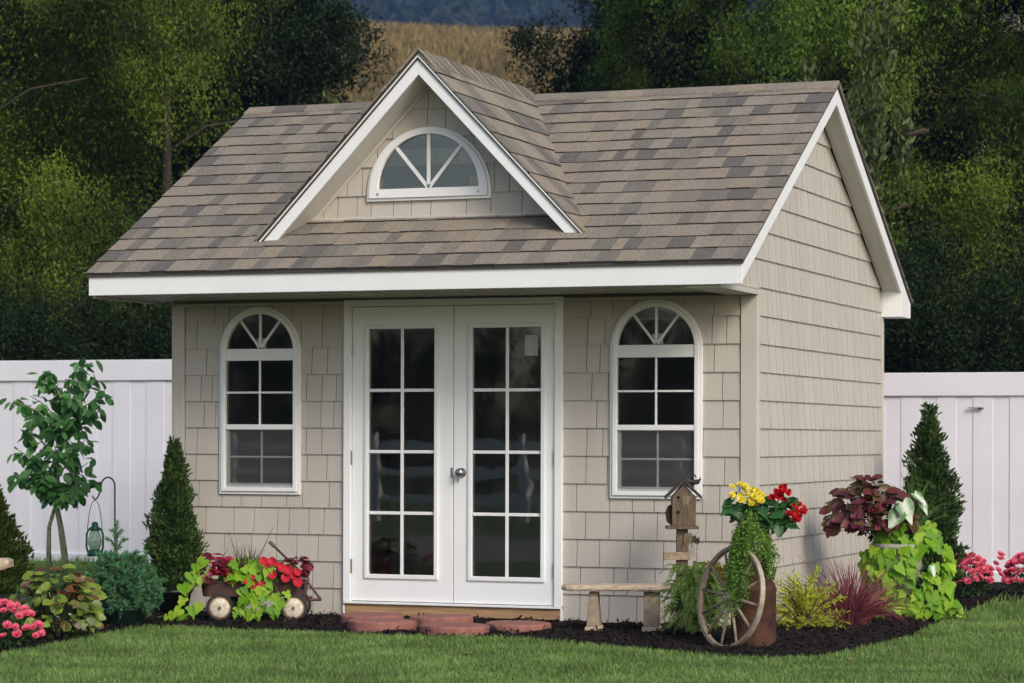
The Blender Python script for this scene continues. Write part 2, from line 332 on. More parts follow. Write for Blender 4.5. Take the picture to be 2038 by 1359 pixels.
def lawn_keep(x, y):
    l = (x - CAM.x) * RGT.x + (y - CAM.y) * RGT.y; d = (x - CAM.x) * FWD.x + (y - CAM.y) * FWD.y
    return (np.abs(l) < d * .195 + .7) & (d > 12.6) & (~in_poly(x, y, BED) | (edge_dist(x, y, BED) < .035))
grass_patch('grass', 'short green grass in front of the mulch bed', 430000, (-.4, 8.2, -5.9, 3.2), .02, .05, lambda x, y: lawn_keep(x, y) & ~((x < 4.6) & (y > -.9)))
grass_patch('grass', 'grass along the foot of the white fence', 26000, (-7, 7, 1.2, 6.4), .05, .12, lambda x, y: ~in_poly(x, y, BED) & ~((x > -.1) & (x < 5.2) & (y < 5.95)), .006)
#SECTION2
# ------------------------------------------------------------------ the shed
W, DP = 4.3206, 3.816
Z0, ZS = .211, .1881
EY, EZ, RY, RZ, BY = -.952, 2.391, 1.563, 3.809, 4.109
XL, XR = -.167, 4.49
SL = (RZ - EZ) / (RY - EY)
DX, DYF, DZA, DLOW, DHW = 2.131, -.573, 3.860, 2.621, 1.188
DWY = -.285
DSL = (DZA - DLOW) / DHW
shed = thing('garden_shed', 'beige shingle-sided garden shed with white double doors, arched windows and gabled dormer', 'shed')

def clip(poly, a, b, c):      # keep a*x+b*y<=c
    out = []
    for i in range(len(poly)):
        p, q = poly[i], poly[(i+1) % len(poly)]; dp, dq = a*p[0] + b*p[1] - c, a*q[0] + b*q[1] - c
        if dp <= 0: out.append(p)
        if (dp < 0 < dq) or (dq < 0 < dp): t = dp / (dp - dq); out.append((p[0] + t*(q[0]-p[0]), p[1] + t*(q[1]-p[1])))
    return out
def area(p): return abs(sum(p[i][0]*p[(i+1) % len(p)][1] - p[(i+1) % len(p)][0]*p[i][1] for i in range(len(p)))) / 2
def widths(a, b, lo, hi):
    xs = [a]
    while xs[-1] < b - lo * .6: xs.append(min(b, xs[-1] + random.choice([lo, lo*1.25, (lo+hi)/2, (lo+hi)/2, hi*.85, hi])*random.uniform(.93, 1.07)))
    if b - xs[-1] > 1e-6: xs[-1] = b
    return xs
WIN = [(.689, .318), (3.637, .324)]        # centre, outer half-width
WB, WSPR = .865, 1.881
def hole_hw(z, hw):
    r = hw - .028
    if z < WB + .03: return 0
    if z <= WSPR: return r
    return math.sqrt(max(0, r*r - (z-WSPR)**2))
shake_polys = []       # (axis, poly, z0, z1, base)
def front_row(za, zb, xa, xb):
    zs = [za + (zb-za)*i/8 for i in range(9)]
    if za < WB + .03 < zb: zs = sorted(zs + [WB + .0299, WB + .0301])
    xs = widths(xa, xb, .095, .23)
    for a, b in zip(xs[:-1], xs[1:]):
        a += .0025; b -= .0025; win = None
        for c, hw in WIN:
            if a < c + hw and b > c - hw and any(hole_hw(z, hw) > 0 for z in zs): win = (c, hw)
        if not win: shake_polys.append(('F', [(a, za), (b, za), (b, zb), (a, zb)], za, zb)); continue
        c, hw = win
        if a < c:
            rt = [(max(a, min(b, c - hole_hw(z, hw))), z) for z in zs]; p = [(a, za)] + rt + [(a, zb)]
            if hole_hw(za, hw) == 0 and hole_hw(zb, hw) == 0: pass
            if area(p) > .0006: shake_polys.append(('F', p, za, zb))
        if b > c:
            lt = [(min(b, max(a, c + hole_hw(z, hw), c)), z) for z in zs]; p = [(b, zb), (b, za)][::-1] + lt[::-1]
            if area(p) > .0006: shake_polys.append(('F', p, za, zb))
for k in range(-1, 11):
    za, zb = Z0 + ZS*k, min(2.205, Z0 + ZS*(k+1))
    front_row(za, zb, .088, 1.345); front_row(za, zb, 2.975, W - .102)
nF = len(shake_polys)
for k, (za, zb) in enumerate([(2.79, 2.935), (2.935, 3.131), (3.131, 3.323), (3.323, 3.52), (3.52, 3.72)]):
    xs = widths(DX - 1.0, DX + 1.0, .11, .25)
    for a, b in zip(xs[:-1], xs[1:]):
        p = [(a+.0025, za), (b-.0025, za), (b-.0025, zb), (a+.0025, zb)]
        p = clip(p, DSL, 1, DZA - .16 + DSL*DX); p = clip(p, -DSL, 1, DZA - .16 - DSL*DX) if p else p
        if len(p) < 3 or area(p) < .0008: continue
        # keep out of the half-round window
        cx, cz = sum(q[0] for q in p)/len(p), sum(q[1] for q in p)/len(p)
        if all((q[0]-2.10)**2 + max(0, q[1]-2.935)**2 < .40**2 and q[1] > 2.90 for q in p): continue
        shake_polys.append(('D', p, za, zb))
side = []
for k in range(-1, 19):
    za, zb = Z0 + ZS*k, Z0 + ZS*(k+1)
    ya, yb = (.062, DP - .06) if k < 11 else (-.95, 4.1)
    xs = widths(ya, yb, .10, .25)
    for a, b in zip(xs[:-1], xs[1:]):
        p = [(a+.007, za), (b-.007, za), (b-.007, zb), (a+.007, zb)]
        if k >= 11:
            p = clip(p, -SL, 1, RZ - .135 - SL*RY)
            p = clip(p, SL, 1, RZ - .135 + SL*RY) if len(p) > 2 else p
        if len(p) > 2 and area(p) > .0012: side.append(('S', p, za, zb))
def shake_geo(mb, ax, p, za, zb):
    th = lambda z: .0035 + .0125*(zb - z)/(zb - za)
    if ax == 'F': A = [(x, -th(z), z) for x, z in p]; B = [(x, .004, z) for x, z in p]
    elif ax == 'D': A = [(x, DWY - th(z), z) for x, z in p]; B = [(x, DWY + .004, z) for x, z in p]
    else: A = [(W + th(z), y, z) for y, z in p]; B = [(W - .004, y, z) for y, z in p]
    if ax == 'S': mb.loft(B, A)
    else: mb.loft(B, A)
# walls
wall = MB()
def col(x0, x1, spans):
    for a, b in spans: wall.box(x0, x1, .004, .09, a, b)
zt = 2.24
col(.0, .419, [(.02, zt)]); col(.419, .959, [(.02, .90), (2.17, zt)]); col(.959, 1.36, [(.02, zt)]); col(1.36, 2.96, [(2.2, zt)])
col(2.96, 3.365, [(.02, zt)]); col(3.365, 3.909, [(.02, .90), (2.17, zt)]); col(3.909, W - .004, [(.02, zt)])
fw = wall.build('front_wall', M['wallcore'], shed)
sw = MB(); sw.prism([(W - .09, .091, .02), (W - .09, DP - .091, .02), (W - .09, DP - .091, 2.25), (W - .09, BY - .06, 2.25), (W - .09, RY, RZ - .16), (W - .09, EY + .05, 2.25), (W - .09, .091, 2.25)], (.086, 0, 0)); sw = sw.build('side_wall', M['wallcore'], shed)
lw = MB(); lw.prism([(.004, .091, .02), (.004, DP - .091, .02), (.004, DP - .091, 2.25), (.004, BY - .06, 2.25), (.004, RY, RZ - .16), (.004, EY + .05, 2.25), (.004, .091, 2.25)], (.086, 0, 0)); lw.build('side_wall', M['siding'], shed)
bw = MB(); bw.box(0, W - .002, DP - .09, DP, .02, 2.25); bw.build('back_wall', M['siding'], shed)
fl = MB(); fl.box(.1, W - .1, .1, DP - .1, .05, .11); fl.build('floor_deck', M['interior'], shed)
cl = MB(); cl.box(.1, W - .1, .1, DP - .1, 2.256, 2.275); cl.build('ceiling_board', M['ceiling'], shed)
dm = {'F': fw, 'S': sw}
dormer = bpy.data.objects.new('dormer', None); C.objects.link(dormer); dormer.parent = shed
dm['D'] = dormer
side.sort(key=lambda q: -area(q[1]) / (q[1][0][0] + 24))
nsingle = max(0, 300 - len(shake_polys))
for s in shake_polys + side[:nsingle]:
    mb = MB(); shake_geo(mb, *s); mb.build('shake', M['siding'], dm[s[0]])
mb = MB()
for s in side[nsingle:]: shake_geo(mb, *s)
tag(mb.build('shake_siding', M['siding'], sw), kind='stuff')
# corner posts, frieze, base trims
for a in [(-.004, .085, -.020, .0, .02, 2.225), (W - .098, W + .018, -.020, .0, .02, 2.225)]:
    b = MB(); b.box(*a); b.build('corner_post', M['trim'], shed, bevel=.004)
b = MB(); b.box(W - .003, W + .018, .001, .058, .02, 2.262); b.build('corner_post', M['trim'], shed, bevel=.004)
b = MB(); b.box(W - .003, W + .018, DP - .055, DP + .004, .02, 2.262); b.build('corner_post', M['trim'], shed, bevel=.004)
b = MB(); b.box(-.018, -.0045, -.018, .06, .02, 2.262); b.build('corner_post', M['trim'], shed, bevel=.003)
b = MB(); b.box(.086, W - .1, -.022, -.002, 2.207, 2.2255); b.build('frieze', M['trim'], shed, bevel=.003)
b = MB(); b.box(W - .02, W + .026, EY + .03, -.001, 2.2625, 2.279); b.build('gable_base_trim', M['trim'], shed, bevel=.003)
b = MB(); b.box(W - .20, W + .022, EY + .04, -.002, 2.2265, 2.262); b.build('gable_return', M['trim'], shed)
# soffit panels under the deep front eave
x = XL + .004
while x < XR - .2:
    x1 = min(x + .152, XR - .175)
    b = MB(); b.box(x + .004, x1 - .004, EY + .026, -.003, 2.247, 2.258); b.box(x + .055, x + .062, EY + .026, -.003, 2.243, 2.247); b.build('soffit_panel', M['soffit'], shed); x = x1
b = MB(); b.box(XL, XR - .17, EY + .026, .0, 2.2605, 2.268); b.build('soffit_board', M['deck'], shed)
b = MB(); b.box(XL + .02, XL + .035, EY + .026, -.021, 2.226, 2.2465); b.build('soffit_channel', M['trim'], shed)
# fascias and rakes
b = MB(); b.box(XL, XR, EY, EY + .024, 2.243, EZ - .006); b.build('fascia', M['white'], shed, bevel=.003)
b = MB(); b.box(XL, XR, BY - .024, BY, 2.246, EZ - .022); b.build('fascia', M['white'], shed, bevel=.003)
def rz(y): return RZ - SL * abs(y - RY)
TH = .12
for x0 in (XR - .022, XL):
    for sgn in (-1, 1):
        e = EY + .0245 if sgn < 0 else BY - .0245
        b = MB(); b.prism([(x0, RY, RZ - .014), (x0, e, rz(e) - .014), (x0, e, rz(e) - .03 - TH + .01), (x0, RY, RZ - .03 - TH + .01)], (.022, 0, 0)); b.build('rake_board', M['white'], shed, bevel=.002)
        x1, x2 = (W + .02, XR - .0225) if x0 > 0 else (XL + .0225, -.001)
        b = MB(); b.prism([(x1, RY, RZ - .03 - TH + .03), (x1, e, rz(e) - .03 - TH + .03), (x1, e, rz(e) - .03 - TH + .018), (x1, RY, RZ - .03 - TH + .018)], (x2 - x1, 0, 0)); b.build('rake_soffit', M['soffit_white'], shed)
    b = MB(); x1, x2 = (W + .004, XR + .0015) if x0 > 0 else (XL - .0015, -.003)
    b.prism([(x1, DP - .06, 2.244), (x1, BY - .0255, 2.244), (x1, BY - .0255, rz(BY) - .06), (x1, DP - .06, rz(DP - .06) - .1)], (x2 - x1, 0, 0)); b.build('eave_return', M['white'], shed, bevel=.002)
# main roof
roof = MB()
for e in (EY - .015, BY + .015):
    roof.prism([(XL - .012, RY, RZ - .012), (XL - .012, e, rz(e) - .012), (XL - .012, e, rz(e) - .03), (XL - .012, RY, RZ - .03)], (XR - XL + .024, 0, 0))
roof = roof.build('roof', M['deck'], shed); roof.location.z = .017
ang = math.atan(SL); LS = (RY - EY) / math.cos(ang); NC = 16; EXP = (LS + .02) / NC
def dorm_in(x, y): return y > -.24 and DZA - DSL*abs(x - DX) > rz(y) + .06
singles = []; rest = []
ASPH = [6]
def shingle_geo(mb, org, e, nn, ax, poly, s0, s1, th, mi):
    f = lambda s: .003 + th * (s1 - s) / (s1 - s0)
    A = [org + ax*u + e*s + nn*f(s) for u, s in poly]; B = [org + ax*u + e*s - nn*.004 for u, s in poly]
    mb.loft(B, A, mi)
    n_ = len(poly)
    for i in range(n_):
        if poly[i][1] < s0 + 1e-4 and poly[(i+1) % n_][1] < s0 + 1e-4: mb.m[len(mb.m) - n_ + i] = ASPH[0]
LT = [0]
def tone():
    t_ = LT[0]
    while t_ == LT[0]: t_ = random.choices(range(6), [3, 3, 2.4, 1.2, 2.6, 1.8])[0]
    LT[0] = t_; return t_
eF = Vector((0, math.cos(ang), math.sin(ang))); nF_ = Vector((0, -math.sin(ang), math.cos(ang))); oF = Vector((0, EY - .018, rz(EY - .018) - .008)); aX = Vector((1, 0, 0))
for i in range(NC):
    xs = widths(XL - .016, XR + .016, .075, .20)
    for a, b in zip(xs[:-1], xs[1:]):
        s0 = i*EXP + random.uniform(-.004, .003); s1 = (i+1)*EXP + .015
        c = oF + eF*(s0 + EXP/2)
        if dorm_in((a+b)/2, c.y) and dorm_in(a, c.y) and dorm_in(b, c.y): continue
        hi = random.random() < .55
        singles.append((oF, eF, nF_, aX, [(a+.001, s0), (b-.001, s0), (b-.001, s1), (a+.001, s1)], s0, s1, .0115 if hi else .0075, tone()))
eB = Vector((0, -math.cos(ang), math.sin(ang))); nB = Vector((0, math.sin(ang), math.cos(ang))); oB = Vector((0, BY + .018, rz(BY + .018) - .008))
for i in range(NC):
    xs = widths(XL - .016, XR + .016, .2, .5)
    for a, b in zip(xs[:-1], xs[1:]):
        s0 = i*EXP; s1 = (i+1)*EXP + .015; rest.append((oB, eB, nB, aX, [(a, s0), (b, s0), (b, s1), (a, s1)][::-1], s0, s1, .012, tone()))
# dormer roof
dang = math.atan(DSL); LD = DHW / math.cos(dang); ND = 9; EXD = LD / ND
YB = RY + .07
dsing = []
for sg in (1, -1):
    e = Vector((-sg*math.cos(dang), 0, math.sin(dang))); nn = Vector((sg*math.sin(dang), 0, math.cos(dang))); org = Vector((DX + sg*DHW, 0, DLOW)) - e*.015; ay = Vector((0, 1, 0))
    b = MB(); tri = [(DYF - .012, -.012), (DYF + .05, -.012), (YB, LD), (DYF - .012, LD)]
    b.loft([org + ay*u + e*s - nn*.03 for u, s in tri], [org + ay*u + e*s for u, s in tri]); b.build('roof_deck', M['deck'], dormer)
    for i in range(ND):
        xs = widths(DYF - .02, YB + .05, .1, .28)
        for a, c2 in zip(xs[:-1], xs[1:]):
            s0 = i*EXD + random.uniform(-.004, .003); s1 = min(LD + .01, (i+1)*EXD + .015); p = [(a+.001, s0), (c2-.001, s0), (c2-.001, s1), (a+.001, s1)]
            p = clip(p, LD, -(YB - DYF), LD*(DYF + .10))
            if len(p) > 2 and area(p) > .0006:
                (dsing if sg > 0 else rest).append((org, e, nn, ay, p if sg > 0 else p, s0, s1, random.choice([.009, .012]), tone()))
allS = dsing + singles
random.Random(3).shuffle(singles)
ind = dsing + singles[:max(0, 300 - len(dsing))]; rest += singles[max(0, 300 - len(dsing)):]
ASPH[0] = 1
for q in ind:
    mb = MB(); shingle_geo(mb, *q[:8], 0); mb.build('shingle', [M['shingles'][q[8]], M['asphalt_shadow']], dormer if q[3].y else roof)
ASPH[0] = 6
mb = MB()
for q in rest: shingle_geo(mb, *q)
tag(mb.build('shingles', M['shingles'] + [M['asphalt_shadow']], roof), kind='stuff')
# ridge caps
x = XL - .016
while x < XR:
    x1 = min(x + random.uniform(.24, .34), XR + .016)
    if not (DX - .02 < (x + x1)/2 < DX + .02):
        b = MB(); t = .002 + random.uniform(0, .003)
        for e, nn in ((eF, nF_), (eB, nB)):
            top = Vector((0, RY, RZ + .012 + t)); A = [top + aX*x, top + aX*x1, top + aX*x1 - e*.12, top + aX*x - e*.12]
            b.loft([p - Vector((0, 0, .012)) for p in A], A)
        b.build('ridge_cap', M['shingles'][tone()], roof)
    x = x1 - .002
y = YB - .02; i = 0
while y > DYF + .02:
    y0 = max(DYF - .022, y - .19); b = MB(); lift = .012
    for sg in (1, -1):
        d = Vector((sg*math.cos(dang), 0, -math.sin(dang)))
        T1 = Vector((DX, y0, DZA + .034)); T2 = Vector((DX, y, DZA + .014)); A = [T1, T2, T2 + d*.15, T1 + d*.15]
        b.loft([p - Vector((0, 0, .012)) for p in A], A)
    b.build('ridge_cap', M['shingles'][tone()], dormer); y = y0 + .045; i += 1
    if y0 <= DYF - .02: break
# dormer rake boards, drip strips, soffit, wall, base trim
RB = .125
for sg in (1, -1):
    zo = DZA - .022; xo = DX + sg*(DHW - .012); zl = zo - DSL*(DHW - .012); xi = DX + sg*(DHW - .012 - RB/DSL)
    b = MB(); b.prism([(DX + sg*.0006, DYF, zo), (xo, DYF, zl), (xi, DYF, zl + .0), (DX + sg*.0006, DYF, zo - RB)], (0, .022, 0)); b.build('rake_board', M['white'], dormer, bevel=.002)
    b = MB(); b.prism([(DX + sg*.001, DYF - .014, zo + .006), (xo + sg*.012, DYF - .014, zl + .006 - DSL*.012), (xo, DYF - .014, zl - .008), (DX + sg*.001, DYF - .014, zo - .008)], (0, .0135, 0)); b.build('drip_edge', M['vinyl'], dormer)
    b = MB(); yb = DWY + .02; b.loft([(DX, DYF + .0225, zo - RB + .012), (DX + sg*(DHW - .10), DYF + .0225, zo - RB + .012 - DSL*(DHW - .10)), (DX + sg*(DHW - .10), yb, zo - RB + .012 - DSL*(DHW - .10)), (DX, yb, zo - RB + .012)],
               [(DX, DYF + .0225, zo - RB + .024), (DX + sg*(DHW - .10), DYF + .0225, zo - RB + .024 - DSL*(DHW - .10)), (DX + sg*(DHW - .10), yb, zo - RB + .024 - DSL*(DHW - .10)), (DX, yb, zo - RB + .024)]); b.build('soffit_panel', M['soffit_white'], dormer)
    b = MB(); b.prism([(DX, DWY - .02, zo - RB + .01), (DX + sg*.93, DWY - .02, zo - RB + .01 - DSL*.93), (DX + sg*.93, DWY - .02, zo - RB - .024 - DSL*.93), (DX, DWY - .02, zo - RB - .024)], (0, .017, 0)); b.build('frieze', M['trim'], dormer)
hw0 = (DZA - .15 - 2.70) / DSL
b = MB(); b.prism([(DX - hw0, DWY + .004, 2.70), (DX + hw0, DWY + .004, 2.70), (DX, DWY + .004, DZA - .15)], (0, .06, 0)); b.build('dormer_wall', M['wallcore'], dormer)
b = MB(); b.box(DX - .93, DX + .93, DWY - .03, DWY - .001, 2.762, 2.789); b.build('base_trim', M['trim'], dormer, bevel=.003)

def ring(mb, out, inn, y0, y1):
    n = len(out); vs = [(x, y0, z) for x, z in out] + [(x, y0, z) for x, z in inn] + [(x, y1, z) for x, z in out] + [(x, y1, z) for x, z in inn]; fs = []
    for i in range(n):
        j = (i+1) % n
        fs += [(i, j, n+j, n+i), (2*n+i, 3*n+i, 3*n+j, 2*n+j), (i, 2*n+i, 2*n+j, j), (n+i, n+j, 3*n+j, 3*n+i)]
    mb.add(vs, fs); return mb
def arch_out(c, hw, zb, zs, n=28, r=None):
    r = r or hw
    return [(c - hw, zb), (c + hw, zb)] + [(c + r*math.cos(PI*i/n), zs + r*math.sin(PI*i/n)) for i in range(n+1)]
def sector(c, z, r, a0, a1, n=8): return [(c, z)] + [(c + r*math.cos(a0 + (a1-a0)*i/n), z + r*math.sin(a0 + (a1-a0)*i/n)) for i in range(n+1)]
def fan(parent, c, z, r, yg, bw, mat_m, angs=(52, 90, 128), y_m=None, pane_m=None):
    A = [0] + [math.radians(a) for a in angs] + [PI]
    for a0, a1 in zip(A[:-1], A[1:]):
        b = MB(); b.prism([(x, yg, q) for x, q in sector(c, z, r + .01, a0, a1)], (0, .004, 0)); b.build('pane', pane_m or M['glass'], parent)
    for a in angs:
        a = math.radians(a); d = Vector((math.cos(a), 0, math.sin(a))); s = Vector((-math.sin(a), 0, math.cos(a)))*bw/2; p0 = Vector((c, yg - .010, z)) + d*.012; p1 = Vector((c, yg - .010, z)) + d*(r + .006)
        b = MB(); b.prism([p0 - s, p1 - s, p1 + s, p0 + s], (0, .0085, 0)); b.build('muntin', mat_m, parent)
def grid_panes(parent, x0, x1, z0, z1, nx, nz, yg, bw, mat_m, g=None):
    for i in range(nx):
        for j in range(nz):
            a, b2 = x0 + (x1-x0)*i/nx, x0 + (x1-x0)*(i+1)/nx; c, d = z0 + (z1-z0)*j/nz, z0 + (z1-z0)*(j+1)/nz
            b = MB(); b.box(a, b2, yg, yg + .004, c, d); b.build('pane', g or M['glass'], parent)
    for i in range(1, nx):
        xx = x0 + (x1-x0)*i/nx; b = MB(); b.box(xx - bw/2, xx + bw/2, yg - .011, yg - .0015, z0, z1); b.build('muntin', mat_m, parent, bevel=.002)
    for j in range(1, nz):
        zz = z0 + (z1-z0)*j/nz; b = MB(); b.box(x0, x1, yg - .0095, yg - .0013, zz - bw/2, zz + bw/2); b.build('muntin', mat_m, parent, bevel=.002)
for wi, (c, hw) in enumerate(WIN):
    win = bpy.data.objects.new('window', None); C.objects.link(win); win.parent = shed
    gi = hw - .052
    b = MB(); ring(b, arch_out(c, hw, WB, WSPR), arch_out(c, hw - .02, WB + .02, WSPR), -.03, .015); b.build('casing', M['vinyl'], win, bevel=.003)
    b = MB(); ring(b, arch_out(c, hw - .0205, WB + .0205, WSPR), arch_out(c, gi, WB + .05, WSPR), -.044, .02); b.build('frame', M['vinyl'], win, bevel=.004)
    b = MB(); b.box(c - gi + .0005, c + gi - .0005, -.036, .02, 1.815, 1.900); b.build('mullion', M['vinyl'], win, bevel=.003)
    fan(win, c, 1.900, math.sqrt(gi**2 - (1.9-WSPR)**2), -.012, .017, M['vinyl'])
    grid_panes(win, c - gi, c + gi, 1.362, 1.815, 2, 2, -.016, .014, M['vinyl'])
    b = MB(); b.box(c - gi + .0005, c + gi - .0005, -.040, .02, 1.325, 1.362); b.build('meeting_rail', M['vinyl'], win, bevel=.003)
    x0, x1, z0, z1 = c - gi + .022, c + gi - .006, .945, 1.318
    b = MB(); ring(b, [(c - gi + .0005, .9155), (c + gi - .0005, .9155), (c + gi - .0005, 1.3245), (c - gi + .0005, 1.3245)], [(x0, z0), (x1, z0), (x1, z1), (x0, z1)], -.022, .02); b.build('sash', M['screen_frame'], win, bevel=.002)
    grid_panes(win, x0, x1, z0, z1, 2, 2, .0, .014, M['screen_frame'])
    b = MB(); b.box(c - gi + .008, c + gi - .004, -.0245, -.0235, .93, 1.3225); b.build('insect_screen', M['screen'], win)
    b = MB(); b.box(c - .03, c + .045, -.0145, -.0125, 1.905, 1.975); b.build('sticker', M['sticker'], win)
win = bpy.data.objects.new('half_round_window', None); C.objects.link(win); win.parent = shed
c = 2.10; z = 2.935; n = 28
arc = lambda r, zc, zb: [(c - r, zb), (c + r, zb)] + [(c + r*math.cos(PI*i/n), zc + r*math.sin(PI*i/n)) for i in range(n+1)]
b = MB(); ring(b, arc(.457, z, 2.893), arc(.437, z, 2.913), DWY - .032, DWY - .001); b.build('casing', M['vinyl'], win, bevel=.003)
b = MB(); ring(b, arc(.4365, z, 2.9135), arc(.372, z + .038, 2.974), DWY - .046, DWY - .001); b.build('frame', M['vinyl'], win, bevel=.004)
fan(win, c, 2.974, .37, DWY - .020, .024, M['vinyl'], (50, 90, 130))
b = MB(); b.prism([(x, DWY - .0085, q) for x, q in sector(c, 2.974, .40, 0, PI, 24)], (0, .004, 0)); b.build('grey_board', M['pane_backing'], win)  # plain grey board added behind the panes to turn them grey
for xx in (c - .37, c + .37):
    b = MB(); b.lathe([(.0, 0), (.008, 0), (.008, .003), (0, .003)], 8); b.build('screw', M['metal'], win, mw=Matrix.Translation((xx, DWY - .047, 2.94)) @ Matrix.Rotation(PI/2, 4, 'X'))
# doors
df = MB(); df.box(1.345, 1.402, -.038, .03, .124, 2.235); df.box(2.918, 2.975, -.038, .03, .124, 2.235); df.box(1.4022, 2.9178, -.038, .03, 2.188, 2.235)
df = df.build('door_frame', M['door_white'], shed, bevel=.004)
b = MB(); b.box(1.352, 2.968, -.05, .05, .108, .1235); b.build('threshold', M['white'], shed, bevel=.003)
b = MB(); b.box(1.36, 2.962, -.03, .0, .03, .107); b.build('sill_beam', M['pine'], shed, bevel=.004)
for a in (1.345, 2.9625):
    b = MB(); b.box(a, a + .0125, -.034, .0, .02, .1075); b.build('sill_trim', M['white'], shed)
for di, (x0, x1, g0, g1) in enumerate([(1.4055, 2.1665, 1.533, 2.029), (2.1725, 2.9145, 2.312, 2.815)]):
    z0, z1, h0, h1 = .128, 2.184, .317, 2.029
    d = MB(); ring(d, [(x0, z0), (x1, z0), (x1, z1), (x0, z1)], [(g0 - .004, h0 - .004), (g1 + .004, h0 - .004), (g1 + .004, h1 + .004), (g0 - .004, h1 + .004)], -.016, .026)
    d = d.build('door', M['door_white'], shed, bevel=.003)
    b = MB(); q = .032; ring(b, [(g0 - q, h0 - q), (g1 + q, h0 - q), (g1 + q, h1 + q), (g0 - q, h1 + q)], [(g0, h0), (g1, h0), (g1, h1), (g0, h1)], -.030, -.0155); b.build('lite_moulding', M['white'], d, bevel=.005)
    grid_panes(d, g0, g1, h0, h1, 2, 4, .0, .022, M['white'])
    for hz in (.37, 1.13, 1.90):
        b = MB(); hx = x0 - .002 if di == 0 else x1 + .002; b.tube([(hx, -.03, hz - .05), (hx, -.03, hz + .05)], .0075, 8); b.build('hinge', M['metal'], d)
    if di == 1:
        b = MB(); b.lathe([(0, 0), (.034, 0), (.034, .006), (.014, .012), (.014, .028), (.026, .036), (.031, .048), (.028, .060), (.016, .067), (0, .068)], 20); k_ = b.build('knob', M['metal'], d, smooth=True, mw=Matrix.Translation((2.232, -.016, 1.03)) @ Matrix.Rotation(PI/2, 4, 'X'))
        b = MB(); b.box(2.228, 2.236, -.087, -.083, .965, 1.02); b.build('key', M['metal'], d)
        b = MB(); b.box(2.69, 2.785, -.0035, -.0015, 1.835, 1.975); b.build('sticker', M['sticker'], d)
    else:
        b = MB(); b.box(2.150, 2.166, -.0185, -.0165, .995, 1.065); b.build('strike_plate', M['metal'], d)

# ------------------------------------------------------------------ fences
def fence(label, x0, x1, top, bw, phase):
    t = thing('vinyl_fence', label, 'fence', (0, 0, 0), 0)
    y = 6.0
    b = MB(); b.box(x0, x1, y - .03, y + .03, top - .205, top); b.build('top_rail', M['fence'], t, bevel=.006)
    b = MB(); b.box(x0, x1, y - .032, y + .03, .03, .115); b.build('bottom_rail', M['fence'], t, bevel=.006)
    xx = x0 + phase; i = 0
    mA = MB().box(-.004, bw + .004, y - .0095, y - .004, .10, top - .2).mesh('board', M['fence']); mB_ = MB().box(0, bw, y - .0035, y + .012, .10, top - .2).mesh('board', M['fence'])
    while xx < x1 - bw:
        link('board', mA if i % 2 else mB_, t, Matrix.Translation((xx, 0, 0))); xx += bw; i += 1
    return t
fence('tall white vinyl fence behind the young tree and hanging lantern', -14.2, 1.2, 2.03, .187, .06)
fr = fence('lower white vinyl fence behind the pink flowers and right-hand conifer', 1.6, 14.0, 1.855, .159, .03)
b = MB(); b.box(4.606, 4.70, 5.955, 5.979, 1.543, 1.549); b.box(4.69, 4.738, 5.955, 5.979, 1.535, 1.549); b.build('dark_mark', M['roofwood'], fr)  # small dark mark on the boards, built as two thin bars
#SECTION3
# ------------------------------------------------------------------ background trees, field, far wood
def at(u, d, z=0):       # a spot d metres ahead of the camera station and off to the side
    l = (u - 1019) / 5229.1 * d
    return Vector((CAM.x + FWD.x*d + RGT.x*l, CAM.y + FWD.y*d + RGT.y*l, z))
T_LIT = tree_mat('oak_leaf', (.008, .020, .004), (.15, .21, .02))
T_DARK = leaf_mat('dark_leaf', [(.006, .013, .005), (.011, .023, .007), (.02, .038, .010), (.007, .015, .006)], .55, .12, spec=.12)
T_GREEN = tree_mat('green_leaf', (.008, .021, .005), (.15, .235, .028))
T_PALE = leaf_mat('pale_leaf', [(.06, .09, .03), (.09, .12, .04), (.12, .14, .05)], .5, .3)
def crown_mesh(name, rad, z0, H, ncl, per, leaf, mt, droop=.8, seed=1, shell=.5, tm=RHOMB, cs=(.30, .55)):
    g = np.random.default_rng(seed)
    q = nrm(g.normal(size=(ncl, 3))) * (shell + (1 - shell) * g.random((ncl, 1)) ** .7)
    c = q * [rad, rad, (H - z0) / 2] + [0, 0, (H + z0) / 2]
    sz = g.uniform(.6, 1.25, (ncl, 1))
    P = np.repeat(c, per, 0) + nrm(g.normal(size=(ncl*per, 3))) * (g.random((ncl*per, 1)) ** .6) * [cs[0], cs[0], cs[1]] * np.repeat(sz, per, 0)
    out = nrm(P - [0, 0, (H + z0) / 2])
    D = nrm(g.normal(size=P.shape) * .6 + out * .35 + [0, 0, -droop]); N = nrm(g.normal(size=P.shape) * .8 + out * .5 + [0, 0, .5])
    return leafmesh(name, tm, P, D, N, g.uniform(.6, 1.25, len(P)) * leaf, mt)
def trunk_mesh(H, r, rad, seed=1, lean=0, nb=9):
    g = random.Random(seed); mb = MB(); pts = [(lean*t*t + .1*math.sin(t*5 + seed), .1*math.cos(t*4 + seed) - .1, H*t) for t in [i/7 for i in range(8)]]
    mb.tube(pts, [r*.75*(1 - .85*i/7) for i in range(8)], 8)
    for i in range(nb):
        t = g.uniform(.18, .85); p = Vector(pts[int(t*7)]); a = g.uniform(0, 2*PI); L = rad*g.uniform(.5, .95)
        mb.tube([p, p + Vector((math.cos(a)*L*.5, math.sin(a)*L*.5, L*.35)), p + Vector((math.cos(a)*L, math.sin(a)*L, L*.45))], [r*.32*(1.1-t), r*.2*(1.1-t), .012], 5)
    return mb.mesh('trunk', M['bark'], True)
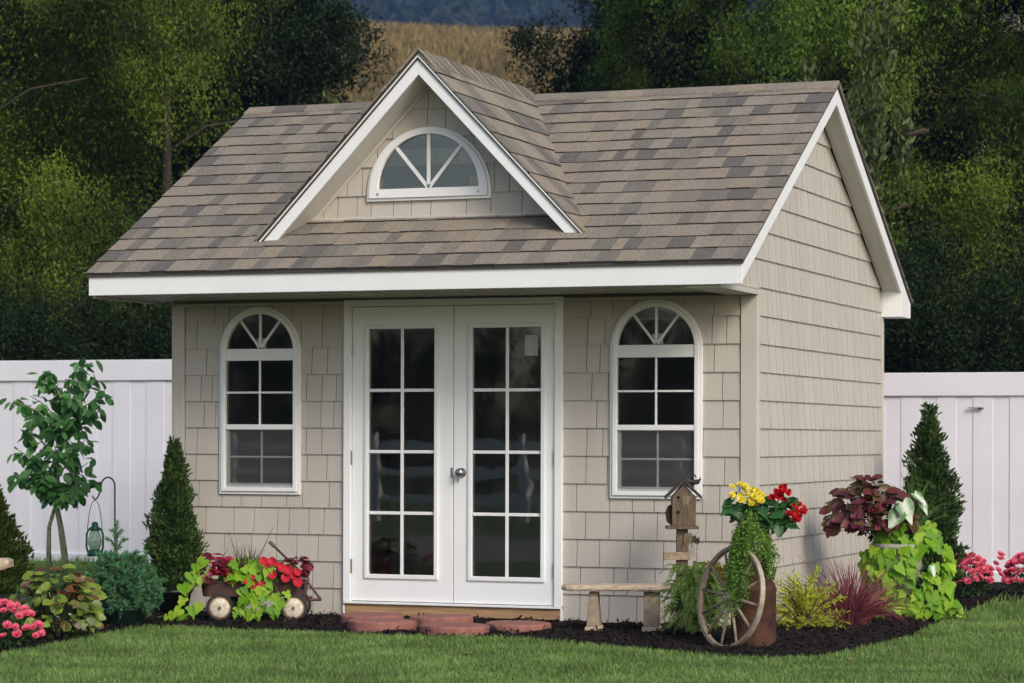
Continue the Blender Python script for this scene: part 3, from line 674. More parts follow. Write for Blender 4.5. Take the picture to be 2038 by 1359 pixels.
def lobed_crown(name, rad, z0, H, nl, leaf, mt, seed, per=1500, inner=14000):
    # boughs that droop: each bough is a fan of hanging sprays, dense at its outer, upper side; the spaces between boughs stay open
    g = np.random.default_rng(seed); Ps = []; Ds = []
    for i in range(nl):
        a = g.uniform(0, 2*PI); zc = z0 + .8 + (H - z0 - 1.0) * ((i + g.random()) / nl); prof = math.sin(PI * min(1, max(.06, (zc - z0) / (H - z0)) ** .75)) ** .5
        rr = rad * prof * g.uniform(.70, 1.05); c = np.array([math.cos(a)*rr, math.sin(a)*rr, zc]); wx, wz = g.uniform(.28, .62), g.uniform(.5, 1.15)
        ns = int(g.integers(9, 17))
        for j in range(ns):
            q = nrm(g.normal(size=(1, 3)))[0] * [wx, wx, wz*.55]; top = c + q; ln = g.uniform(.35, .95) * wz; m = per // ns
            s = g.random(m); sw = .05 + .13 * np.sin(PI * np.clip(s*.85 + .1, 0, 1))
            p = top + np.stack([g.normal(size=m)*sw + .12*math.cos(a)*s, g.normal(size=m)*sw + .12*math.sin(a)*s, -ln*s + g.normal(size=m)*.05], -1)
            Ps.append(p); Ds.append(nrm(g.normal(size=(m, 3))*.55 + [math.cos(a)*.3, math.sin(a)*.3, -.9]))
    p = nrm(g.normal(size=(inner, 3))) * (g.random((inner, 1))**.5) * [rad*.72, rad*.72, (H-z0)*.46] + [0, 0, (H+z0)/2]; Ps.append(p); Ds.append(nrm(g.normal(size=(inner, 3)) + [0, 0, -.4]))
    P = np.concatenate(Ps); D = np.concatenate(Ds); out = nrm(P - [0, 0, (H + z0)/2])
    return leafmesh(name, RHOMB, P, D, nrm(g.normal(size=P.shape)*.8 + out*.6 + [0, 0, .5]), g.uniform(.6, 1.35, len(P)) * leaf, mt)
CR = {'lit': lobed_crown('crown', 2.35, .3, 10.5, 40, .056, T_LIT, 3, 4200, 9000),
      'green': lobed_crown('crown', 2.35, .3, 10.5, 40, .058, T_GREEN, 5, 4000, 9000),
      'dark': crown_mesh('crown', 2.4, .0, 10, 210, 720, .088, T_DARK, droop=.3, seed=8, cs=(.55, .5), shell=.35),
      'pale': crown_mesh('crown', .42, .4, 3.0, 46, 130, .055, T_PALE, droop=-.9, seed=9, cs=(.07, .26), shell=.1)}
TK = {'lit': trunk_mesh(9, .16, 2.0, 1), 'green': trunk_mesh(9, .17, 2.0, 2), 'dark': trunk_mesh(8.5, .2, 2.0, 3), 'pale': trunk_mesh(2.9, .03, .4, 4)}
def tree(kind, label, u, d, s=1.0, rz=0, group='trees beyond the fence', z=0, pos=None, sz=None):
    t = thing('broadleaf_tree', label, 'tree', pos if pos is not None else at(u, d, z), rz, group); t.scale = (s, s, sz or s)
    link('trunk', TK[kind], t); link('crown', CR[kind], t); return t
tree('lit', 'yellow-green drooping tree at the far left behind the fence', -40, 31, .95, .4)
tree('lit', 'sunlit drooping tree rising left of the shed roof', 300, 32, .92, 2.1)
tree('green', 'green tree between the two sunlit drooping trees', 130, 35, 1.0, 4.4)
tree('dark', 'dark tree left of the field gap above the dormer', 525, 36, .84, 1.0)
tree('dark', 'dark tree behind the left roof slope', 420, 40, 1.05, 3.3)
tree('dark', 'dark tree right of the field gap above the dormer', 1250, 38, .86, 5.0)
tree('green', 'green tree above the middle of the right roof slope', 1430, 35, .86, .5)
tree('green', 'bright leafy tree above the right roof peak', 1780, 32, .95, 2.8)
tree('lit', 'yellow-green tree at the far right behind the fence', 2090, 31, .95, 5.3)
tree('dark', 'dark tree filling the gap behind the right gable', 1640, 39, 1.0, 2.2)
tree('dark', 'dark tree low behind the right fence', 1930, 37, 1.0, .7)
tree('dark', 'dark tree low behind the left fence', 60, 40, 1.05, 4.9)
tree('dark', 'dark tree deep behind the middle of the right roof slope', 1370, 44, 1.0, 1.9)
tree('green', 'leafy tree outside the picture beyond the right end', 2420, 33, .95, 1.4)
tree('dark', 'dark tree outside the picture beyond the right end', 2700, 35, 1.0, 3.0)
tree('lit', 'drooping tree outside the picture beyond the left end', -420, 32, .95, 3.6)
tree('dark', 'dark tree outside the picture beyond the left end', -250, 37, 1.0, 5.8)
CR['shrub'] = crown_mesh('crown', 1.5, -.1, 3.4, 90, 620, .06, T_DARK, droop=-.1, seed=12, cs=(.42, .5), shell=.45); TK['shrub'] = trunk_mesh(2.6, .09, 1.1, 6)
for i, (u, d, sc_, lb) in enumerate([(-60, 27.5, .86, 'dark evergreen shrub at the far left above the fence top'), (200, 28, .80, 'dark evergreen shrub above the fence beside the young tree'), (420, 28.5, .9, 'dark evergreen shrub behind the left corner of the shed'), (1800, 27.5, .95, 'dark evergreen shrub beside the right rear shed corner'), (2010, 27, .9, 'dark evergreen shrub above the fence at the far right'), (2230, 28, .95, 'dark evergreen shrub outside the picture beyond the right end'), (2480, 28, .95, 'second dark evergreen shrub outside the picture beyond the right end')]):  # near-black shrubs added in place of the shade low in the trees
    o = tree('shrub', lb, u, d, sc_, i*1.1, 'dark shrubs right behind the fence'); o.name = 'added_shrub'; o['category'] = 'shrub'
tree('pale', 'pale feathery sapling beside the dormer roof', 655, 33, 1.85, .3, 'saplings behind the shed')
tree('pale', 'slim pale sapling right of the shed roof peak', 1690, 29, 2.1, 1.2, 'saplings behind the shed')
tree('pale', 'small pale sapling right of the dormer ridge', 1075, 36, 2.05, 2.5, 'saplings behind the shed')
# hillside field and far wood
HP = [(44, -.2), (60, 1.5), (100, 9.5), (150, 20.5), (200, 31.2), (212, 33.6), (225, 33.9), (330, 33), (520, 66), (690, 126), (740, 128)]
def hz(d): return float(np.interp(d, [p[0] for p in HP], [p[1] for p in HP]))
ds = list(np.linspace(44, 230, 70)) + list(np.linspace(250, 740, 40)); ls = list(np.linspace(-300, 300, 90)); vs = []; fs = []
for i, d in enumerate(ds):
    for j, l in enumerate(ls): vs.append(CAM.xy.to_3d() + FWD*d + RGT*l + UP*(hz(d) + .4*math.sin(l*.11 + d*.05) - .0008*l*l*(d > 60) * 0))
for i in range(len(ds)-1):
    for j in range(len(ls)-1): a = i*len(ls) + j; fs.append((a, a+1, a+len(ls)+1, a+len(ls)))
mb = MB(); mb.add(vs, fs); tag(mb.build('hillside_field', M['field'], smooth=True), 'tan cornfield hillside above the dormer', 'field', kind='structure')
n = 110000; d = rng.uniform(130, 213, n); l = rng.uniform(-34, 28, n); d = np.round(d / 1.1) * 1.1 + rng.normal(0, .15, n)
zz = np.interp(d, [p[0] for p in HP], [p[1] for p in HP]) + .4 * np.sin(l * .11 + d * .05)
P = np.array(CAM.xy.to_3d()) + np.outer(d, FWD) + np.outer(l, RGT); P[:, 2] = zz
D = nrm(rng.normal(size=(n, 3)) * [.45, .45, .2] + [0, 0, 1]); Nn = rdir(n)
tag(link('corn_stalks', leafmesh('corn_stalks', NEEDLE, P, D, Nn, rng.uniform(.8, 1.6, n), M['corn'])), 'dry tan corn standing on the hillside', 'corn', kind='stuff')
n = 60000; d = rng.uniform(540, 725, n); l = rng.uniform(-100, 70, n); h = rng.random(n) ** .7 * (14 + 3*np.sin(l*.35) + 2*np.sin(l*.9 + d*.2))
P = np.array(CAM.xy.to_3d()) + np.outer(d, FWD) + np.outer(l, RGT); P[:, 2] = np.interp(d, [p[0] for p in HP], [p[1] for p in HP]) + h
tag(link('far_wood', leafmesh('far_wood', RHOMB, P, rdir(n), nrm(rdir(n) + [0, 0, .6]), rng.uniform(2.4, 4.8, n), M['far'])), 'distant dark wood along the top of the field', 'wood', kind='stuff')
# what the panes mirror: drive, rail fence and trees on the photographer's side
b = MB(); b.box(-40, 2.6, -14.6, -8.2, -.1, .004); tag(b.build('gravel_drive', mat('gravel', (.16, .145, .13), .95, .3, 14, bump=.5)), 'grey gravel drive in front of the lawn', 'drive', kind='structure')
t = thing('rail_fence', 'white three-rail fence mirrored in the door panes', 'fence', (0, -19.5, 0))
for i in range(9): b = MB(); b.box(-19 + i*2.4, -18.88 + i*2.4, -.06, .06, 0, 1.3); b.build('post', M['white'], t)
for z in (.35, .75, 1.15): b = MB(); b.box(-19.5, .6, -.085, -.061, z - .07, z + .07); b.build('rail', M['white'], t)
for i in range(12):
    sc_ = random.uniform(1.1, 1.25); o = tree('shrub', 'dark shrub across the drive, mirrored in the glass', 0, 0, sc_*1.15, i*1.3, 'shrubs across the drive', pos=(-30 + i*2.6, (-37 if i % 2 else -39), 0), sz=sc_)  # unseen trees cut to shrub height so the arched panes mirror sky
    o.name = 'added_shrub'; o['category'] = 'shrub'


# ------------------------------------------------------------------ garden things
RZI = -YAW          # things set square to the viewer
def ground(x, y): return float(bedz(np.array([x]), np.array([y]))[0]) if bool(in_poly(np.array([x]), np.array([y]), BED)[0]) else 0.0
def G(x, y, dz=0): return (x, y, ground(x, y) + dz)
SPR = leaf_mat('spruce_sprig', [(.02, .05, .012), (.04, .085, .02), (.07, .125, .03), (.12, .18, .05)], .55, .25)
SPRY = leaf_mat('yellow_spruce_sprig', [(.04, .07, .012), (.07, .11, .018), (.10, .15, .03)], .55, .2)
def conifer(label, loc, prof, n=8000, mt=SPR, pot=True, seed=1, size=.036, lump=.23):
    g = np.random.default_rng(seed); t = thing('dwarf_spruce', label, 'conifer', loc, g.uniform(0, 6))
    zs = [p[0] for p in prof]; rs = [p[1] for p in prof]; z = zs[0] + (zs[-1] - zs[0]) * (1 - np.sqrt(1 - g.random(n) * .9992)); a = g.uniform(0, 2*PI, n)
    n = len(z)
    r = np.interp(z, zs, rs) * (1 + lump*np.sin(a*3 + z*9 + seed) + lump*.8*np.sin(a*7 - z*21) + lump*.6*np.sin(z*34 + a*2)) * (1 - .45 * g.random(n)**2) * (1 + .16*(g.random(n) < .12))
    P = np.stack([np.cos(a)*r, np.sin(a)*r, z], -1); out = np.stack([np.cos(a), np.sin(a), 0*a], -1)
    D = nrm(out*.7 + [0, 0, .95] + g.normal(size=P.shape)*.4)
    link('crown', leafmesh('crown', SPRIG, P, D, rdir(n), g.uniform(.6, 1.4, n)*size, mt), t)
    mb = MB(); mb.tube([(0, 0, 0), (0, 0, zs[-1]*.9)], [.022, .005], 6); mb.build('trunk', M['bark'], t)
    core = MB(); core.lathe([(.001, zs[0] + .01)] + [(rr*.62, q) for q, rr in prof[:-2]] + [(.001, zs[-1]*.86)], 14); core.build('branches', SPR if mt is SPR else mt, t)
    if pot:
        mb = MB(); mb.lathe([(.0, 0), (.095, 0), (.125, .15), (.137, .15), (.137, .172), (.12, .172), (.115, .14), (0, .14)], 20); mb.build('pot', M['pot'], t, True)
    return t
conifer('dark green cone-shaped spruce in a black pot at the shed corner by the wagon', G(.17, -.33), [(.13, .075), (.22, .12), (.42, .145), (.56, .14), (.78, .105), (1.0, .06), (1.15, .034), (1.26, .010)], 15000, seed=2)
conifer('tall narrow spruce in front of the white fence right of the shed', G(4.80, 3.33), [(.1, .09), (.2, .16), (.42, .185), (.62, .18), (.85, .15), (1.1, .105), (1.35, .056), (1.56, .010)], 16000, seed=4, size=.045, lump=.30)
conifer('yellow-green conifer cut off by the left edge of the picture', G(-1.96, .75), [(.05, .16), (.18, .205), (.38, .19), (.62, .10), (.80, .04), (.9, .005)], 8000, SPRY, False, seed=6, size=.045)

# blue-green nursery spruce
t = thing('nest_spruce', 'spreading blue-green spruce in a dark green pot with one upright leader', 'conifer', G(.35, -1.40), RZI); t.scale = (1.08, 1.08, 1.08)
NEED = leaf_mat('blue_needle', [(.05, .17, .065), (.09, .25, .10), (.15, .34, .16), (.065, .20, .08)], .5, .35)
P = []; D = []; tw = MB()
def brush(p0, p1, n, ln, bend=.03):
    p0 = np.array(p0); p1 = np.array(p1); m = (p0+p1)/2 + [0, 0, bend]; s = rng.random(n)**.8
    q = (1-s)[:, None]**2*p0 + 2*(s*(1-s))[:, None]*m + (s**2)[:, None]*p1; ax = nrm((p1-p0)[None])[0]
    P.append(q); D.append(nrm(rdir(n)*.9 + ax*.9)); tw.tube([p0, m, p1], [.005, .004, .002], 4)
for i in range(105):
    a = rng.uniform(0, 2*PI); el = rng.uniform(-.2, 1.4); L = rng.uniform(.22, .31) * (1 if el < 1 else 1.05); b0 = np.array([0, 0, .15]); dr = np.array([math.cos(a)*math.cos(el), math.sin(a)*math.cos(el), math.sin(el)*.95])
    brush(b0 + dr*.05, b0 + dr*L, 150, .02)
    for j in range(4):
        f = rng.uniform(.45, .85); sd_ = nrm((dr + rng.normal(size=3)*.7)[None])[0]; brush(b0 + dr*L*f, b0 + dr*L*f + sd_*rng.uniform(.05, .10), 55, .018, .008)
brush((-.04, 0, .25), (-.035, 0, .63), 240, .02, 0)
for s_ in (-1, 1): brush((-.035, 0, .45), (-.035 + s_*.06, -.02, .52), 70, .018); brush((-.035, 0, .52), (-.035 + s_*.035, 0, .57), 50, .015)
P = np.concatenate(P); D = np.concatenate(D)
link('crown', leafmesh('crown', NEEDLE, P, D, rdir(len(P)), rng.uniform(.020, .034, len(P)), NEED), t); tw.build('twigs', M['brownstem'], t)
mb = MB(); mb.lathe([(0, 0), (.12, 0), (.15, .085), (.165, .085), (.165, .105), (.145, .105), (.14, .08), (0, .08)], 24); mb.build('pot', M['greenpot'], t, True)

# young tree with two stems
t = thing('young_tree', 'young two-stemmed tree with large green leaves before the left fence', 'tree', (-2.541, 2.781, 0), RZI)
mb = MB()
mb.tube([(.02, 0, 0), (.015, 0, .25), (-.02, 0, .50), (-.06, 0, .70), (-.05, 0, 1.0), (.0, 0, 1.35)], [.032, .03, .026, .022, .016, .01], 7)
mb.tube([(-.10, .02, 0), (-.125, .02, .28), (-.12, .02, .5), (-.07, .02, .68)], [.024, .022, .018, .016], 7)
mb.build('trunk', M['youngbark'], t, True)
LM = leaf_mat('young_tree_leaf', [(.05, .16, .036), (.09, .25, .06), (.16, .36, .10), (.06, .19, .045)], .35, .4, False, .35)
lf = one_leaf('leaf', OVAL, LM)
br = MB(); tips = [(-.42,-.05,1.58),(-.30,.1,1.62),(-.18,0,1.83),(-.12,.1,1.75),(.20,0,1.90),(.25,.05,1.78),(.36,-.05,1.62),(.30,.1,1.5),(-.33,-.1,1.33),(-.38,0,1.15),(-.30,.1,1.05),(-.2,-.1,.95),(.22,-.1,1.25),(.2,.1,1.05),(.05,-.15,1.45),(-.05,-.15,1.2),(-.12,-.05,.80),(.08,-.05,.78),(.30,-.02,.88),(.0,.15,1.6),(-.2,-.12,1.45),(.12,-.12,1.62),(-.4,0,.93)]
for q in tips:
    q = Vector(q); z0 = max(.72, q.z - .32); base = Vector((-.05 + .05*(z0 - .7)/.6, 0, z0)); md = (base + q)/2 + Vector((0, 0, .07))
    br.tube([base, md, q], [.009, .006, .003], 5)
    for k in range(29):
        s = random.uniform(.25, 1.05); p = base*(1-s)**2 + md*2*s*(1-s) + q*s*s + Vector((random.uniform(-.07, .07), random.uniform(-.07, .07), random.uniform(-.06, .04)))
        a = random.uniform(0, 2*PI); d = Vector((math.cos(a)*.6, math.sin(a)*.6, random.uniform(-1.1, .05)))
        place_leaf('leaf', lf, t, p, d, Vector((random.uniform(-.6, .6), -random.uniform(.1, 1), random.uniform(.3, 1))), random.uniform(.09, .13), random.uniform(.85, 1.15))
br.build('branches', M['youngbark'], t)

# shepherd hook and lantern
hx, hy = -2.40, 3.43
t = thing('shepherd_hook', 'thin dark iron shepherd hook holding the green lantern', 'garden hook', (hx, hy, 0), RZI)
pts = [(0, 0, -.02), (0, 0, .4), (-.002, 0, .72)] + [(-.062 + .06*math.cos(a), 0, .84 + .075*math.sin(a)) for a in [PI*i/10 for i in range(11)]] + [(-.135, 0, .78), (-.155, 0, .735), (-.175, 0, .72), (-.192, 0, .735), (-.195, 0, .755)]
mb = MB(); mb.tube(pts, .0075, 7); mb.build('rod', M['hookiron'], t, True)
lp = Vector((hx, hy, 0)) + RGT*(-.176)
t = thing('hurricane_lantern', 'green hurricane lantern hanging from the iron hook', 'lantern', (lp.x, lp.y, .225), RZI)
mb = MB(); mb.lathe([(0, 0), (.058, 0), (.066, .01), (.066, .035), (.05, .055), (.045, .06), (0, .06)], 20); mb.build('tank', M['lantern'], t, True)
mb = MB(); mb.lathe([(.040, .062), (.058, .10), (.060, .14), (.045, .20), (.036, .225)], 20); mb.build('globe', M['lantern_glass'], t, True)
mb = MB(); mb.lathe([(.040, .226), (.052, .23), (.052, .245), (.03, .262), (.03, .285), (.018, .30), (0, .302)], 20); mb.build('cap', M['lantern'], t, True)
for s_ in (-1, 1): mb = MB(); mb.tube([(s_*.058, 0, .03), (s_*.073, 0, .08), (s_*.070, 0, .2), (s_*.045, 0, .245)], .0095, 7); mb.build('side_tube', M['lantern'], t, True)
mb = MB(); mb.tube([(-.066, 0, .22)] + [(-.066*math.cos(a)*(1 if a < .01 else .92), 0, .22 + .27*math.sin(a)) for a in [PI*i/10 for i in range(1, 10)]] + [(.066, 0, .22)], .0035, 6); mb.build('bail', M['hookiron'], t, True)
burner = MB(); burner.lathe([(0, .061), (.02, .061), (.02, .085), (.008, .1), (0, .1)], 12); burner.build('burner', M['rust'], t)

# flower helpers
def pom_mesh(name, mt, layers=((6, .3, .55), (9, .75, .8), (11, 1.15, 1.0)), wid=.34):
    P = []; D = []; N = []; S = []
    for k, el, ln in layers:
        for i in range(k):
            a = 2*PI*i/k + el*2 + random.uniform(-.15, .15); d = (math.cos(a)*math.sin(el), math.sin(a)*math.sin(el), math.cos(el)); P.append((0, 0, 0)); D.append(d); N.append((-math.cos(a)*math.cos(el), -math.sin(a)*math.cos(el), math.sin(el))); S.append(ln)
    tm = ([(0,0,0),(.5,wid*.7,.0),(.9,wid*.55,.10),(1,0,.14),(.9,-wid*.55,.10),(.5,-wid*.7,.0)], [(0,1,5),(1,2,4,5),(2,3,4)])
    return leafmesh(name, tm, P, D, N, S, mt)
def petal_mat(name, cols): return leaf_mat(name, cols, .55, .2, True, .3)
PINK = pom_mesh('flower', petal_mat('pink_petal', [(.62, .075, .13), (.72, .12, .20), (.80, .20, .28), (.55, .06, .11)]))
RED = pom_mesh('flower', petal_mat('red_petal', [(.58, .012, .015), (.70, .025, .025), (.45, .006, .01)]), ((4, .25, .5), (6, .65, .8), (8, 1.1, 1.0)), .5)
YEL = pom_mesh('flower', petal_mat('yellow_petal', [(.85, .74, .05), (.88, .80, .14), (.80, .64, .03)]), ((4, .25, .5), (6, .65, .8), (8, 1.1, 1.0)), .5)
PET = pom_mesh('flower', petal_mat('petunia_petal', [(.50, .010, .028), (.58, .022, .04), (.40, .008, .02)]), ((5, 1.25, 1.0),), .75)
WHT = pom_mesh('flower', petal_mat('cream_petal', [(.72, .68, .52), (.75, .72, .62)]), ((5, 1.1, 1.0),), .6)
def put_flower(me, parent, p, n, s): return place_leaf('flower', me, parent, p, Vector(n).cross(Vector((.3, .2, .9))), n, s)
def tuft(parent, name, c, rad, n, size, mt, tm=RHOMB, up=.4, seed=None, flat=1.0):
    d = rdir(n); P = d * (rng.random((n, 1))**.45) * np.array(rad) + np.array(c)
    D = nrm(d*[1, 1, flat] + rng.normal(size=(n, 3))*.5 + [0, 0, up]); return link(name, leafmesh(name, tm, P, D, nrm(rdir(n) + d*.6 + [0, 0, .7]), rng.uniform(.6, 1.3, n)*size, mt), parent)
GREEN = leaf_mat('garden_leaf', [(.018, .05, .012), (.035, .085, .02), (.06, .12, .03)], .5, .25)
DKGREEN = leaf_mat('geranium_leaf', [(.012, .045, .016), (.022, .07, .024), (.035, .09, .03)], .45, .2)
def mums(label, loc, heads, rad, fol_c, fol_r, seed):
    g = random.Random(seed); t = thing('pink_chrysanthemum', label, 'flowers', loc, RZI, 'pink mounded flowers'); tuft(t, 'foliage', fol_c, fol_r, 900, .035, GREEN)
    for (x, y, z) in heads:
        for k in range(1): put_flower(PINK, t, (x, y, z), (g.uniform(-.4, .4) + x*2, -.7 + g.uniform(-.4, .4), .8), g.uniform(.027, .037)*rad)
    return t
def dome_heads(n, cx, cz, rx, rz_, seed, ry=.18):
    g = random.Random(seed); H = []
    for _ in range(4000):
        a = g.uniform(-PI, PI); e = g.uniform(.0, 1.5); p = (cx + rx*math.cos(a)*math.cos(e), ry*math.sin(a)*math.cos(e), cz + rz_*math.sin(e))
        if p[1] < .12 and all((p[0]-q[0])**2 + (p[1]-q[1])**2 + (p[2]-q[2])**2 > .0019 for q in H): H.append(p)
        if len(H) >= n: break
    return H
mums('pink mounded flowers cut off by the left edge of the picture', G(.70, -3.42), dome_heads(60, -.05, .07, .25, .20, 1), 1.0, (-.05, 0, .09), (.22, .16, .09), 1)
mums('spreading pink flowers at the foot of the right-hand spruce', G(5.037, 3.784), dome_heads(62, -.02, .12, .18, .21, 2, .14) + [(.16, 0, .22), (.20, 0, .26), (.22, 0, .21), (.235, -.02, .30), (.24, 0, .17), (-.2, 0, .14), (.14, 0, .18), (.245, .03, .33)], 1.25, (0, 0, .12), (.16, .12, .12), 2)
mums('pink flowers cut off by the right edge of the picture', G(5.40, 4.20), dome_heads(62, .05, .11, .21, .23, 3, .15) + [(-.14, 0, .19), (-.17, 0, .16), (-.12, 0, .13)], 1.25, (.04, 0, .12), (.18, .12, .11), 3)

# bicoloured coleus at the left with red and cream flowers before it
t = thing('coleus', 'yellow-green coleus with bronze leaf centres beside the pink flowers at left', 'plant', G(.58, -2.62), RZI)
CO1 = one_leaf('leaf', OVAL, two_tone_leaf('coleus_gold_leaf', (.17, .24, .025), (.22, .28, .035), (.3, .6))); CO2 = one_leaf('leaf', OVAL, two_tone_leaf('coleus_bronze_leaf', (.11, .045, .016), (.13, .15, .022), (.22, .5), jitter=.2))
CO3 = one_leaf('leaf', OVAL, two_tone_leaf('coleus_green_leaf', (.09, .14, .018), (.06, .11, .016), (.3, .6)))
def whorl_plant(t, n, c, rad, meshes, size, g, droop=.35, wide=1.25):
    for i in range(n):
        a = g.uniform(0, 2*PI); e = math.asin(g.uniform(-.35, 1)); k = g.uniform(.72, 1.02)
        o = Vector((math.cos(a)*math.cos(e), math.sin(a)*math.cos(e), math.sin(e))); p = Vector((c[0] + o.x*rad[0]*k, c[1] + o.y*rad[1]*k, c[2] + o.z*rad[2]*k))
        if o.y > .45: continue
        az = g.uniform(0, 2*PI); d = Vector((o.x*.9 + .7*math.cos(az), o.y*.9 + .7*math.sin(az), o.z*.3 - droop))
        place_leaf('leaf', meshes[int(g.random()*len(meshes))](o, g) if callable(meshes[0]) else g.choice(meshes), t, p, d, o + Vector((0, -.75, .45)), size*g.uniform(.75, 1.25), wide)
g = random.Random(5)
whorl_plant(t, 290, (-.02, 0, .18), (.26, .2, .27), [CO1, CO1, CO1, CO2, CO3, CO3], .072, g)
whorl_plant(t, 40, (.0, 0, .36), (.18, .12, .10), [CO2, CO1], .09, g)
tuft(t, 'foliage', (0, .02, .16), (.2, .15, .17), 700, .05, leaf_mat('coleus_inner', [(.03, .05, .01), (.05, .07, .015), (.08, .09, .02)], .5, .2)); mb = MB()
for i in range(7): mb.tube([(0, 0, 0), (random.uniform(-.1, .1), random.uniform(-.08, .08), .3)], [.006, .003], 5)
mb.build('stems', M['brownstem'], t)
t = thing('red_begonia', 'small red flowers with large pointed leaves between coleus and blue-green spruce', 'flowers', G(.33, -1.93), RZI)
tuft(t, 'foliage', (-.04, 0, .10), (.13, .1, .11), 350, .04, DKGREEN); g = random.Random(8)
for i in range(16): put_flower(RED, t, (-.05 + g.uniform(-.06, .07), -.1 + g.uniform(-.03, .03), .225 + g.uniform(-.05, .05)), (g.uniform(-.4, .4), -1, .4), g.uniform(.018, .026))
for i in range(9): put_flower(RED, t, (.08 + g.uniform(-.03, .03), -.06, .20 + g.uniform(-.04, .03)), (g.uniform(-.4, .4), -1, .4), g.uniform(.012, .02))
for (x, z, a) in [(.04, .10, -.9), (.02, .05, -1.4), (.09, .14, -.6), (.0, .27, .6), (.05, .26, .1), (.09, .23, -.2), (-.13, .22, 2.6), (-.1, .06, -2)]:
    place_leaf('leaf', CO1, t, (x, -.11, z), (math.cos(a), -.2, math.sin(a)), (0, -1, .3), g.uniform(.10, .13), 1.2)
t = thing('cream_flowers', 'sprinkle of tiny cream flowers in front of the red begonia', 'flowers', G(.52, -2.2), RZI)
tuft(t, 'foliage', (-.1, 0, .06), (.09, .06, .07), 200, .03, GREEN)
for i in range(22): put_flower(WHT, t, (-.1 + g.uniform(-.11, .1), -.07 + g.uniform(-.02, .02), .08 + g.uniform(-.07, .10)), (g.uniform(-.4, .4), -1, .5), g.uniform(.008, .014))

# ------------------------------------------------------------------ wagon and its planting
WL = Vector((.80, -.85, 0)); wz = ground(WL.x, WL.y)
t = thing('toy_wagon', 'rusty dark red toy wagon with white hub wheels, planted with flowers', 'wagon', (WL.x, WL.y, wz), RZI)
x0, x1, y0, y1, z0, z1 = -.136, .578, -.02, .34, .165, .268
mb = MB(); ring_o = lambda z, q: [(x0 - q, y0 - q, z), (x1 + q, y0 - q, z), (x1 + q, y1 + q, z), (x0 - q, y1 + q, z)]
def rr(z, q, n=5, R=.05):
    pts = []
    for cx, cy, a0 in ((x1 + q - R, y0 - q + R, -PI/2), (x1 + q - R, y1 + q - R, 0), (x0 - q + R, y1 + q - R, PI/2), (x0 - q + R, y0 - q + R, PI)):
        pts += [(cx + R*math.cos(a0 + PI/2*i/n), cy + R*math.sin(a0 + PI/2*i/n), z) for i in range(n+1)]
    return pts
rings = [rr(z0, -.012), rr(z1 - .012, 0), rr(z1 - .010, .007), rr(z1, .007), rr(z1, -.005), rr(z0 + .006, -.016)]
vs = [p for r0 in rings for p in r0]; k = len(rings[0]); fs = [(i*k + j, i*k + (j+1) % k, (i+1)*k + (j+1) % k, (i+1)*k + j) for i in range(5) for j in range(k)] + [tuple(range(k))[::-1], tuple(range(5*k, 6*k))]
mb.add(vs, fs); mb.build('tray', M['wagon'], t)
mb = MB(); mb.box(x0 + .01, x1 - .01, y0 + .01, y1 - .01, z1 - .05, z1 - .012); mb.build('potting_soil', M['mulch'], t)
for wx in (0, .5):
    mb = MB(); mb.tube([(wx, .02, .092), (wx, .30, .092)], .008, 6); mb.box(wx - .045, wx + .045, .05, .065, .10, z0); mb.box(wx - .045, wx + .045, .255, .27, .10, z0); mb.tube([(wx + .03, .06, .1), (wx + .12, .06, z0)], .008, 5); mb.build('axle_bracket', M['wagon'], t)
    for wy in (-.01, .33):
        rot = Matrix.Translation((wx, wy, .092)) @ Matrix.Rotation(PI/2, 4, 'X')
        whl = bpy.data.objects.new('wheel', None); C.objects.link(whl); whl.parent = t; whl.matrix_basis = rot
        mb = MB(); mb.lathe([(.074, -.018), (.090, -.018), (.095, -.006), (.095, .006), (.090, .018), (.076, .019), (.074, .012), (.074, -.018)], 28); mb.build('tyre', M['rubber'], whl, True)
        mb = MB(); mb.lathe([(0, -.012), (.075, -.012), (.0755, .015), (.069, .015), (.066, .018), (.058, .022), (.03, .028), (0, .030)], 28); mb.build('hub_disc', M['hub'], whl, True)
        mb = MB(); mb.lathe([(.0, .0305), (.012, .0305), (.012, .036), (0, .037)], 10); mb.lathe([(.066, .0188), (.0745, .0165), (.0745, .0185), (.066, .0205)], 28); mb.build('hub_cap', M['hubrust'], whl)
mb = MB(); mb.tube([(.50, .15, .10), (.56, .15, .135), (.675, .15, .138)], .011, 6); mb.tube([(.675, .15, .138), (.655, .155, .16), (.52, .16, .34), (.33, .17, .52)], .0085, 6); mb.build('handle', M['wagon'], t, True)
mb = MB(); mb.tube([(.35, .17, .50), (.315, .172, .535)], .013, 7); mb.build('grip', M['oldwood'], t)

VMAT = leaf_mat('lime_leaf', [(.09, .24, .008), (.17, .36, .012), (.27, .46, .02), (.13, .29, .01), (.36, .53, .035)], .5, .35, False, .25)
VINE = [one_leaf('leaf', HEART, VMAT), one_leaf('leaf', LOBED, VMAT)]
def vine_leaf(t, p, a, s, tilt=.0, wide=.95, out=(0, -1, .5)):
    d = Vector((math.cos(a), -.35, math.sin(a))); place_leaf('leaf', random.choice(VINE), t, p, d, Vector(out) + Vector((random.uniform(-.45, .45), random.uniform(-.2, .2), random.uniform(-.3, .3))), s, wide)
wb = WL
t = thing('lime_potato_vine', 'lime green heart-leaved vine spilling out of the wagon onto the mulch', 'plant', (WL.x, WL.y, wz), RZI)
g = random.Random(21); random.seed(21); st_ = MB()
for i in range(84):
    x = g.uniform(.02, .37); z = .275 + .16*math.sqrt(max(0, 1 - ((x - .2)/.2)**2))*g.random()
    vine_leaf(t, (x, g.uniform(-.08, .2), z), g.uniform(-2.6, -.4), g.uniform(.05, .082))
